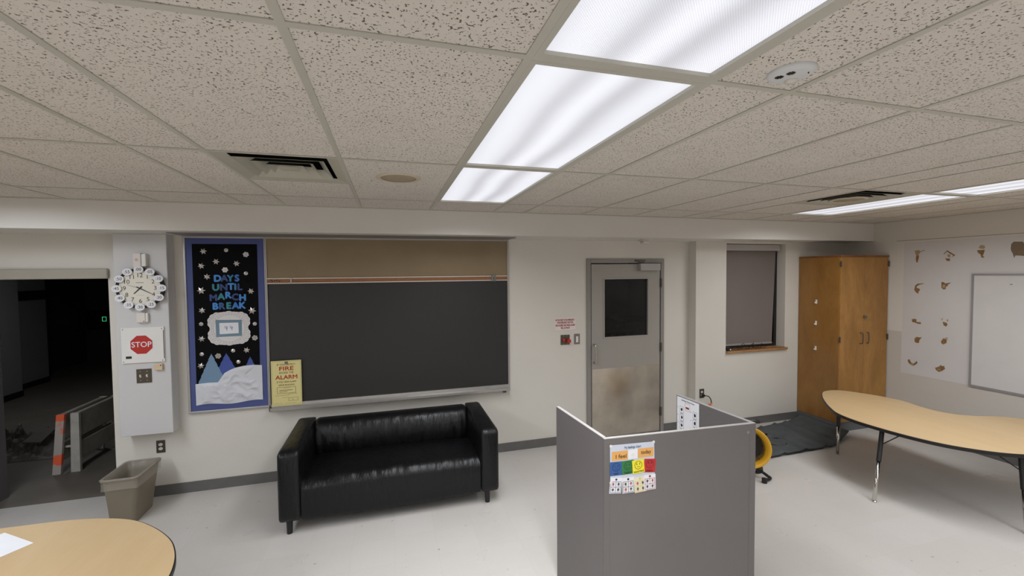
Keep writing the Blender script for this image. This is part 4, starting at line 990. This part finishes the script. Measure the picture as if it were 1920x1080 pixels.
bm = bm_(); poly(bm, FD, circ(.895, 1.10, .009, 14), .0003, .0014); obj('screw_cap', bm, mat('cap grey', srgb(132, 129, 130), .5), dv)
# feelings chart and its cards
ch = thing('feelings_chart', FD.p(.16, 1.0, .001), 'laminated My feelings chart on the front of the grey divider', 'chart')
bm = bm_(); poly(bm, FD, [(.0335, .903), (.2965, .903), (.2915, 1.108), (.031, 1.112)], .0012, .0022); obj('backing', bm, mat('pale blue laminate', srgb(196, 202, 214), .3, var=.02), ch)
bm = bm_(); text(bm, FD, 'My feelings chart', .019, .163, 1.091, .0027, .012, .098); obj('title', bm, mat('navy ink', srgb(50, 62, 96), .6), ch)
M_or = mat('orange card', srgb(222, 164, 92), .5, var=.03)
obj('word_panel', rect(bm_(), FD, .0415, .1345, 1.026, 1.076, .0023, .0028), M_or, ch, label='orange panel reading I feel')
obj('word_panel', rect(bm_(), FD, .1945, .2875, 1.028, 1.078, .0023, .0028), M_or, ch, label='orange panel reading today')
bm = bm_(); rect(bm, FD, .1365, .1915, 1.027, 1.077, .0023, .0030); obj('blank_square', bm, M_paper, ch)
bm = bm_(); poly(bm, FD, circ(.164, 1.050, .010, 16), .0030, .0042); obj('velcro_dot', bm, M_white, ch)
bm = bm_(); text(bm, FD, 'I feel', .030, .095, 1.047, .0032, .01, .062); text(bm, FD, 'today', .030, .242, 1.056, .0032, .01, .060); obj('lettering', bm, M_ink, ch)
for x, z in ((.036, 1.108), (.288, 1.106), (.036, .911)): obj('sticky_tack', poly(bm_(), FD, circ(x, z, .008, 10), .0023, .0035), M_white, ch)
faces = [('sad', .066, .984, -.02, srgb(44, 86, 146), 'blue'), ('happy', .134, .984, .03, srgb(44, 116, 58), 'green'), ('worried', .196, .982, .07, srgb(232, 218, 46), 'yellow'), ('angry', .264, .979, -.09, srgb(184, 38, 40), 'red')]
for i, (nm, x, z, a, c, cn) in enumerate(faces):
    G = FD.rot(x, z, a); t0 = .0030+.0006*(i if i < 3 else .4)
    cdt = thing('feelings_card', G.p(0, 0, t0), '%s card with a %s face on the feelings chart' % (cn, nm), 'card', 'feelings cards on the divider')
    bm = bm_(); rect(bm, G, -.035, .035, -.037, .037, t0, t0+.0006); obj('card', bm, mat('card '+cn, c, .4, var=.03), cdt)
    bm = bm_(); t1 = t0+.0010; cy = .008
    stroke(bm, G, circ(0, cy, .0215, 28), .0022, t1, True)
    for e in (-.0085, .0085): poly(bm, G, circ(e, cy+.005, .0028, 10, .0034), t1)
    if nm == 'happy': stroke(bm, G, [(.012*math.cos(R(q)), cy-.001+.012*math.sin(R(q))) for q in range(205, 340, 15)], .0022, t1)
    elif nm == 'sad': stroke(bm, G, [(.009*math.cos(R(q)), cy-.017+.008*math.sin(R(q))) for q in range(25, 160, 15)], .0022, t1)
    elif nm == 'worried':
        stroke(bm, G, [(-.008, cy-.011), (-.004, cy-.007), (.001, cy-.010), (.005, cy-.008), (.009, cy-.013)], .0022, t1)
        stroke(bm, G, [(-.014, cy+.010), (-.006, cy+.014)], .0018, t1); stroke(bm, G, [(.014, cy+.010), (.006, cy+.014)], .0018, t1)
    else:
        stroke(bm, G, [(-.006, cy-.011), (0, cy-.008), (.006, cy-.011)], .0022, t1)
        stroke(bm, G, [(-.014, cy+.014), (-.004, cy+.009)], .0024, t1); stroke(bm, G, [(.014, cy+.014), (.004, cy+.009)], .0024, t1)
    text(bm, G, nm, .0185, 0, -.026, t1, .012); obj('face_print', bm, M_ink, cdt)
minis = [('blue', .064, .892, -.10, srgb(40, 62, 110), 'leftmost'), ('black', .137, .886, .02, srgb(34, 36, 46), 'second from the left'), ('yellow', .208, .881, .06, srgb(216, 196, 90), 'third from the left'), ('red', .266, .887, .02, srgb(150, 44, 64), 'rightmost')]
for i, (cn, x, z, a, c, lb) in enumerate(minis):
    G = FD.rot(x, z, a); t0 = .0023+.0006*(i % 2)
    cdt = thing('choice_card', G.p(0, 0, t0), 'choice card with a %s dot, %s below the feelings chart' % (cn, lb), 'card', 'choice cards on the divider')
    bm = bm_(); rect(bm, G, -.0345, .0345, -.042, .042, t0, t0+.0005); obj('card', bm, mat('cream card', srgb(222, 214, 190), .5) if cn == 'yellow' else M_paper, cdt)
    mc = mat('mini '+cn, c, .5)
    bm = bm_(); poly(bm, G, circ(0, .033, .0062, 14), t0+.0005, t0+.0010); obj('dot', bm, mc, cdt)
    bm = bm_(); outline(bm, G, -.030, .030, -.039, .022, .0022, t0+.0009); rect(bm, G, -.0011, .0011, -.037, .020, t0+.0009); rect(bm, G, -.028, .028, -.0095, -.0073, t0+.0009); obj('picture_grid', bm, mc, cdt)
    bm = bm_(); bm2 = bm_()
    for sx in (-.0155, .0155):
        for sz in (.0075, -.0225):
            tgt = bm2 if (sx*sz < 0) == (i % 2 == 0) and sz > 0 or (i == 1 and sx < 0 and sz < 0) else bm
            poly(tgt, G, [(sx+(.0055+.002*random.random())*math.cos(q), sz+.001+(.0072+.002*random.random())*math.sin(q)) for q in [k*2*math.pi/9 for k in range(9)]], t0+.0009)
            rect(bm, G, sx-.006, sx+.006, sz-.0105, sz-.0092, t0+.0009)
    obj('pictures', bm, mat('picture grey', srgb(86, 78, 76), .6), cdt); obj('pictures', bm2, mat('picture pink', srgb(176, 92, 96), .6), cdt)
# schedule on the inside of the right panel
di = (BRp-FRp).normalized(); FI = Fr(BRp+Vector((-di.y, di.x, 0))*DT, -di)   # viewed from the left
sc_ = thing('picture_schedule', FI.p(.11, 1.0), 'white picture schedule on the inner side of the divider right panel', 'chart')
bm = bm_(); rect(bm, FI, .008, .216, .86, 1.142, .0005, .0016); obj('sheet', bm, M_paper, sc_)
bm = bm_(); text(bm, FI, 'Calming Choice Zone', .016, .112, 1.126, .0020, .014, .125)
for x in (.035, .160):
    for k in range(4 if x < .1 else 3):
        z = 1.035-.056*k-(0 if x < .1 else .004)+(.0)
        outline(bm, FI, x, x+.038, z, z+.044, .0014, .0020); G = FI.rot(x+.019, z+.023, 0)
        poly(bm, G, [(.011*math.cos(q)*(.5+random.random()*.6), .014*math.sin(q)*(.6+random.random()*.5)) for q in [i*2*math.pi/10 for i in range(10)]], .0020)
        rect(bm, FI, x+.005, x+.033, z-.007, z-.004, .0020); rect(bm, FI, x-.021, x-.017, z+.03, z+.036, .0020)
obj('pictures', bm, M_ink, sc_)
bm = bm_(); outline(bm, FI, .085, .131, 1.062, 1.112, .0014, .0020); rect(bm, FI, .092, .124, 1.075, 1.088, .0020); obj('red_picture', bm, mat('dark red ink', srgb(146, 40, 40)), sc_)

# ------------------------------------------------------------------ yellow drum fan
fx, fy, fz = 3.40, 3.40, .285
ax = Vector((-.62, -.76, .18)).normalized()
fn = thing('floor_fan', (fx, fy, 0), 'yellow drum floor fan on a black tubular stand behind the divider', 'fan')
M_yel = mat('yellow plastic', srgb(222, 168, 40), .4, var=.04); M_gr = mat('fan grille black', srgb(40, 36, 30), .45)
c0 = Vector((fx, fy, fz))
obj('drum', lathe(bm_(), [(.150, -.10), (.172, -.09), (.180, -.02), (.192, .06), (.200, .085), (.194, .092), (.172, .068), (.146, .03), (.140, -.07)], c0, ax, 40), M_yel, fn, smooth=True, label='yellow drum shell')
obj('rear_cover', lathe(bm_(), [(0, -.135), (.10, -.13), (.165, -.10), (.185, -.082), (.15, -.088), (0, -.09)], c0, ax, 32), M_gr, fn, smooth=True)
bm = bm_()
for k in range(1, 14):
    r_ = .0108*k
    a_ = ax.orthogonal().normalized(); b_ = ax.cross(a_)
    tube(bm, [c0+ax*(.045+.012*(1-(r_/.145)**2))+a_*r_*math.cos(2*math.pi*j/32)+b_*r_*math.sin(2*math.pi*j/32) for j in range(32)], .0022, 5, True)
for j in range(8):
    q = 2*math.pi*j/8; dd = a_*math.cos(q)+b_*math.sin(q); tube(bm, [c0+ax*.056+dd*.012, c0+ax*.045+dd*.146], .003, 5)
obj('grille', bm, M_gr, fn)
for j in range(3):
    q = 2*math.pi*j/3; d1 = a_*math.cos(q)+b_*math.sin(q); d2 = a_*math.cos(q+.9)+b_*math.sin(q+.9)
    bm = bm_(); P1, P2, P3, P4 = c0+d1*.03+ax*.02, c0+d1*.13+ax*.03, c0+d2*.13-ax*.02, c0+d2*.03-ax*.01
    vsx = [bm.verts.new(p) for p in (P1, P2, P3, P4)]+[bm.verts.new(p-ax*.003) for p in (P1, P2, P3, P4)]
    for q_ in ((0, 1, 2, 3), (7, 6, 5, 4), (0, 4, 5, 1), (1, 5, 6, 2), (2, 6, 7, 3), (3, 7, 4, 0)): bm.faces.new([vsx[i] for i in q_])
    obj('blade', bm, M_gr, fn)
sd = Vector((-ax.y, ax.x, 0)).normalized()
obj('stand', tube(bm_(), spline([c0+Vector((0, 0, -.17)), Vector((fx-.02, fy-.02, .08)), Vector((fx+.02, fy-.08, .05)), Vector((3.46, 3.27, .075))], 5), .015, 10), M_black, fn, smooth=True)
bm = tube(bm_(), spline([Vector((3.455, 3.30, .080)), Vector((3.475, 3.285, .055)), Vector((3.515, 3.262, .022)), Vector((3.505, 3.228, .017)), Vector((3.40, 3.205, .017))], 5), .0135, 10)
obj('foot', bm, M_black, fn, smooth=True)
bm = lathe(bm_(), [(0, -.03), (.026, -.03), (.030, 0), (.026, .03), (0, .03)], (3.445, 3.30, .085), (sd.x, sd.y, 0), 16); obj('tilt_knob', bm, M_black, fn)
bm = lathe(bm_(), [(0, -.02), (.024, -.02), (.024, .02), (0, .02)], (3.41, 3.205, .0205), (0, 0, 1), 14); obj('rubber_foot', bm, M_black, fn)
bm = tube(bm_(), spline([c0+Vector((-.06, .05, .19)), Vector((3.38, 3.42, .515)), Vector((3.45, 3.40, .528)), Vector((3.525, 3.385, .515))], 5), [.014]*11+[.017]*5, 10); obj('carry_handle', bm, M_black, fn, smooth=True)

# ------------------------------------------------------------------ dark floor mat and the cord on it
M_mat = mat('charcoal mat', srgb(74, 78, 78), .85, var=.2, vscale=7, bump=.35, bscale=90)
mt = thing('floor_mat', (4.5, 4.0, 0), 'rumpled charcoal floor mat pushed up against the cabinet', 'mat')
bm = bm_(); nu, nv = 70, 30; top_, bot_ = [], []
def mat_pt(u, v):
    x0 = 3.72+.30*v; x1 = 5.302+(.02 if v < .3 else 0)
    x = x0+(x1-x0)*u; yn = 3.60+.05*u+.16*max(0, u-.72)/.28; yf = 4.27+.15*u
    y = yn+(yf-yn)*v
    z = .012+.052*max(0, (u-.80)/.20)**.8+.016*math.exp(-((u-.76)/.025)**2)-.006*math.exp(-((u-.80)/.012)**2)
    z += .020*max(0, math.sin(u*32+v*2.0+.8*math.sin(v*5)))**4*(1 if u < .74 else .2)+.006*noise.noise(Vector((x*5, y*2, 0)))+.006
    if u > .8: z += .012*noise.noise(Vector((x*9, y*6, 3)))
    return x, y, max(z, .009)
for i in range(nu):
    top_.append([bm.verts.new(mat_pt(i/(nu-1), j/(nv-1))) for j in range(nv)])
for i in range(nu-1):
    for j in range(nv-1): bm.faces.new((top_[i][j], top_[i+1][j], top_[i+1][j+1], top_[i][j+1]))
pm = obj('pile', bm, M_mat, mt, smooth=True)
md = pm.modifiers.new('solid', 'SOLIDIFY'); md.thickness = .008; md.offset = -1
def edge(vv, nm):
    P = [Vector(mat_pt(i/40, vv))+Vector((0, 0, -.003)) for i in range(41)]
    obj(nm, tube(bm_(), P, .0075, 6), M_rub, mt, smooth=True, label='black rubber edge')
edge(0, 'rubber_edge'); edge(1, 'rubber_edge')
def onmat(u, v): x, y, z = mat_pt(u, v); return (x, y, z+.007)
t = thing('extension_cord', onmat(.2, .5), 'black power cord lying in loops on the charcoal mat', 'cord')
obj('cable', tube(bm_(), spline([onmat(.02, .55), onmat(.12, .42), onmat(.2, .62), onmat(.32, .55), onmat(.40, .40), onmat(.36, .25), onmat(.28, .28), onmat(.20, .40), onmat(.12, .6), onmat(.22, .75), onmat(.30, .70)], 6), .005, 7), M_black, t, smooth=True)
pl_ = Vector(onmat(.30, .70)); obj('plug', B(pl_.x-.005, pl_.x+.05, pl_.y-.014, pl_.y+.014, pl_.z-.005, pl_.z+.018), M_black, t, bevel=.004)

t = thing('corridor_fill_light', (-4.7, 7.4, 2.6), 'added fill lamp on the corridor ceiling, beyond the opening and above the view', 'ceiling light')
obj('frame', B(-4.9, -4.5, 7.2, 7.6, 2.585, 2.618), M_grid, t)
obj('lens', B(-4.88, -4.52, 7.22, 7.58, 2.582, 2.5845), M_offwhite, t)
ld = bpy.data.lights.new('fill_light', 'AREA'); ld.size = .34; ld.energy = 9.0; ld.color = (.96, .98, 1)  # added lamp that brightens the corridor, no fixture seen there
lo = bpy.data.objects.new('fill_light', ld); C.objects.link(lo); lo.parent = t; lo.location = (0, 0, -.022)
# ------------------------------------------------------------------ corridor things
M_bar = mat('scuffed grey barricade', srgb(176, 172, 164), .55, var=.10, vscale=14)
M_bar2 = mat('orange marked barricade leg', srgb(140, 134, 128), .55)
N, L, b = nodes(M_bar2); tc = N['Texture Coordinate']; sp = N.new('ShaderNodeSeparateXYZ'); L.new(tc.outputs['Object'], sp.inputs[0])
nz = noise_node(N, L, tc.outputs['Object'], 16, 3)
zz = math_(N, L, 'ADD', sp.outputs[2], math_(N, L, 'MULTIPLY', math_(N, L, 'SUBTRACT', nz.outputs['Fac'], .5), .10))
m1 = maprange(N, L, zz, .545, .56); m2 = math_(N, L, 'MULTIPLY', maprange(N, L, zz, .085, .10).outputs[0], maprange(N, L, zz, .20, .215, 1., 0.).outputs[0])
m3 = math_(N, L, 'MULTIPLY', math_(N, L, 'MULTIPLY', maprange(N, L, zz, .30, .36).outputs[0], maprange(N, L, nz.outputs['Fac'], .50, .60).outputs[0]), .6)
mm = math_(N, L, 'MAXIMUM', math_(N, L, 'MAXIMUM', m1.outputs[0], m2), m3)
L.new(mixc(N, L, mm, srgb(176, 169, 162), srgb(240, 104, 66)), b.inputs['Base Color'])
br_ = thing('folding_barricade', (-3.24, 5.8, 0), 'scuffed grey folding barricade with orange paint standing in the corridor', 'barricade')
HB = .618
def upright(y, x0, x1, xt0, xt1, m):
    bm = bm_(); v = [(x0, y, 0), (x1, y, 0), (xt1, y, HB), (xt0, y, HB)]
    a = [bm.verts.new(p) for p in v]; c = [bm.verts.new((p[0], p[1]+.035, p[2])) for p in v]
    bm.faces.new(a); bm.faces.new(c[::-1])
    for i in range(4): j = (i+1) % 4; bm.faces.new((a[i], a[j], c[j], c[i]))
    return obj('leg', bm, m, br_, bevel=.003)
upright(5.44, -3.360, -3.290, -3.305, -3.238, M_bar2); upright(5.47, -3.222, -3.142, -3.205, -3.135, M_bar)
upright(6.12, -3.360, -3.290, -3.305, -3.238, M_bar); upright(6.15, -3.222, -3.142, -3.205, -3.135, M_bar)
def xside(z, right): s = z/HB; return ((-3.222+.017*s, -3.142+.007*s) if right else (-3.360+.055*s, -3.290+.052*s))
for rgt in (False, True):
    for z0, z1 in ((.36, .615), (.13, .31)):
        a, c = xside((z0+z1)/2, rgt); y0 = 5.506 if rgt else 5.476
        bm = B(a+.01, c-.01, y0, 6.115 if not rgt else 6.145, z0, z1)
        obj('board', bm, mat('barricade board', srgb(150, 146, 134), .6, var=.12, vscale=10), br_, bevel=.008)
obj('cross_link', B(-3.31, -3.20, 5.505, 5.52, .255, .275), M_bar, br_)
obj('hinge_strip', B(-3.240, -3.206, 5.51, 6.10, .605, .616), M_dplate, br_)
M_deb = mat('dark crumpled sheeting', srgb(108, 104, 98), .7, var=.25, vscale=8)
bm = bm_(); nu, nv = 46, 40; g = []
for i in range(nu):
    row = []
    for j in range(nv):
        x = -4.55+.95*i/(nu-1)+.35*0; y = 5.95+.95*j/(nv-1); x -= .35*(j/(nv-1))
        e = max(0, 1-((2*i/(nu-1)-1)**4))*max(0, 1-((2*j/(nv-1)-1)**4))
        p3 = Vector((x*5, y*5, 1)); h = abs(noise.noise(p3))+.6*abs(noise.noise(p3*2.4))+.35*abs(noise.noise(p3*5))
        row.append(bm.verts.new((x, y, .004+.26*h*e)))
    g.append(row)
for i in range(nu-1):
    for j in range(nv-1): bm.faces.new((g[i][j], g[i+1][j], g[i+1][j+1], g[i][j+1]))
obj('debris_heap', bm, M_deb, label='heap of dark crumpled sheeting on the corridor floor', cat='debris', org=(-4.2, 6.4, 0))
bm = bm_(); v = [(-4.02, 6.10, .17), (-3.84, 6.08, .16), (-3.82, 6.28, .25), (-3.99, 6.31, .26)]
a = [bm.verts.new(p) for p in v]; c = [bm.verts.new((p[0], p[1], p[2]-.018)) for p in v]; bm.faces.new(a); bm.faces.new(c[::-1])
for i in range(4): bm.faces.new((a[i], a[(i+1) % 4], c[(i+1) % 4], c[i]))
obj('scrap_board', bm, mat('dull board', srgb(92, 88, 80), .7, var=.1), label='flat scrap board lying on the dark heap in the corridor', cat='board', org=(-3.95, 6.2, .2))
t = thing('lit_display', (-6.60, 12.58, .95), 'dark wall box with a small green lit outline at the far end of the corridor', 'display')
FG = Fr((0, 12.598, 0), (1, 0, 0))
bm = bm_(); rect(bm, FG, -6.95, -6.42, .78, 1.22, 0, .06); obj('box', bm, M_black, t)
M_gn = bpy.data.materials.new('green light'); M_gn.use_nodes = True; bb_ = M_gn.node_tree.nodes['Principled BSDF']; bb_.inputs['Emission Color'].default_value = srgb(70, 220, 140); bb_.inputs['Emission Strength'].default_value = .7; bb_.inputs['Base Color'].default_value = (0, .02, .01, 1)
bm = bm_(); outline(bm, FG, -6.645, -6.56, .955, 1.065, .011, .061); obj('green_outline', bm, M_gn, t, label='glowing green outline')
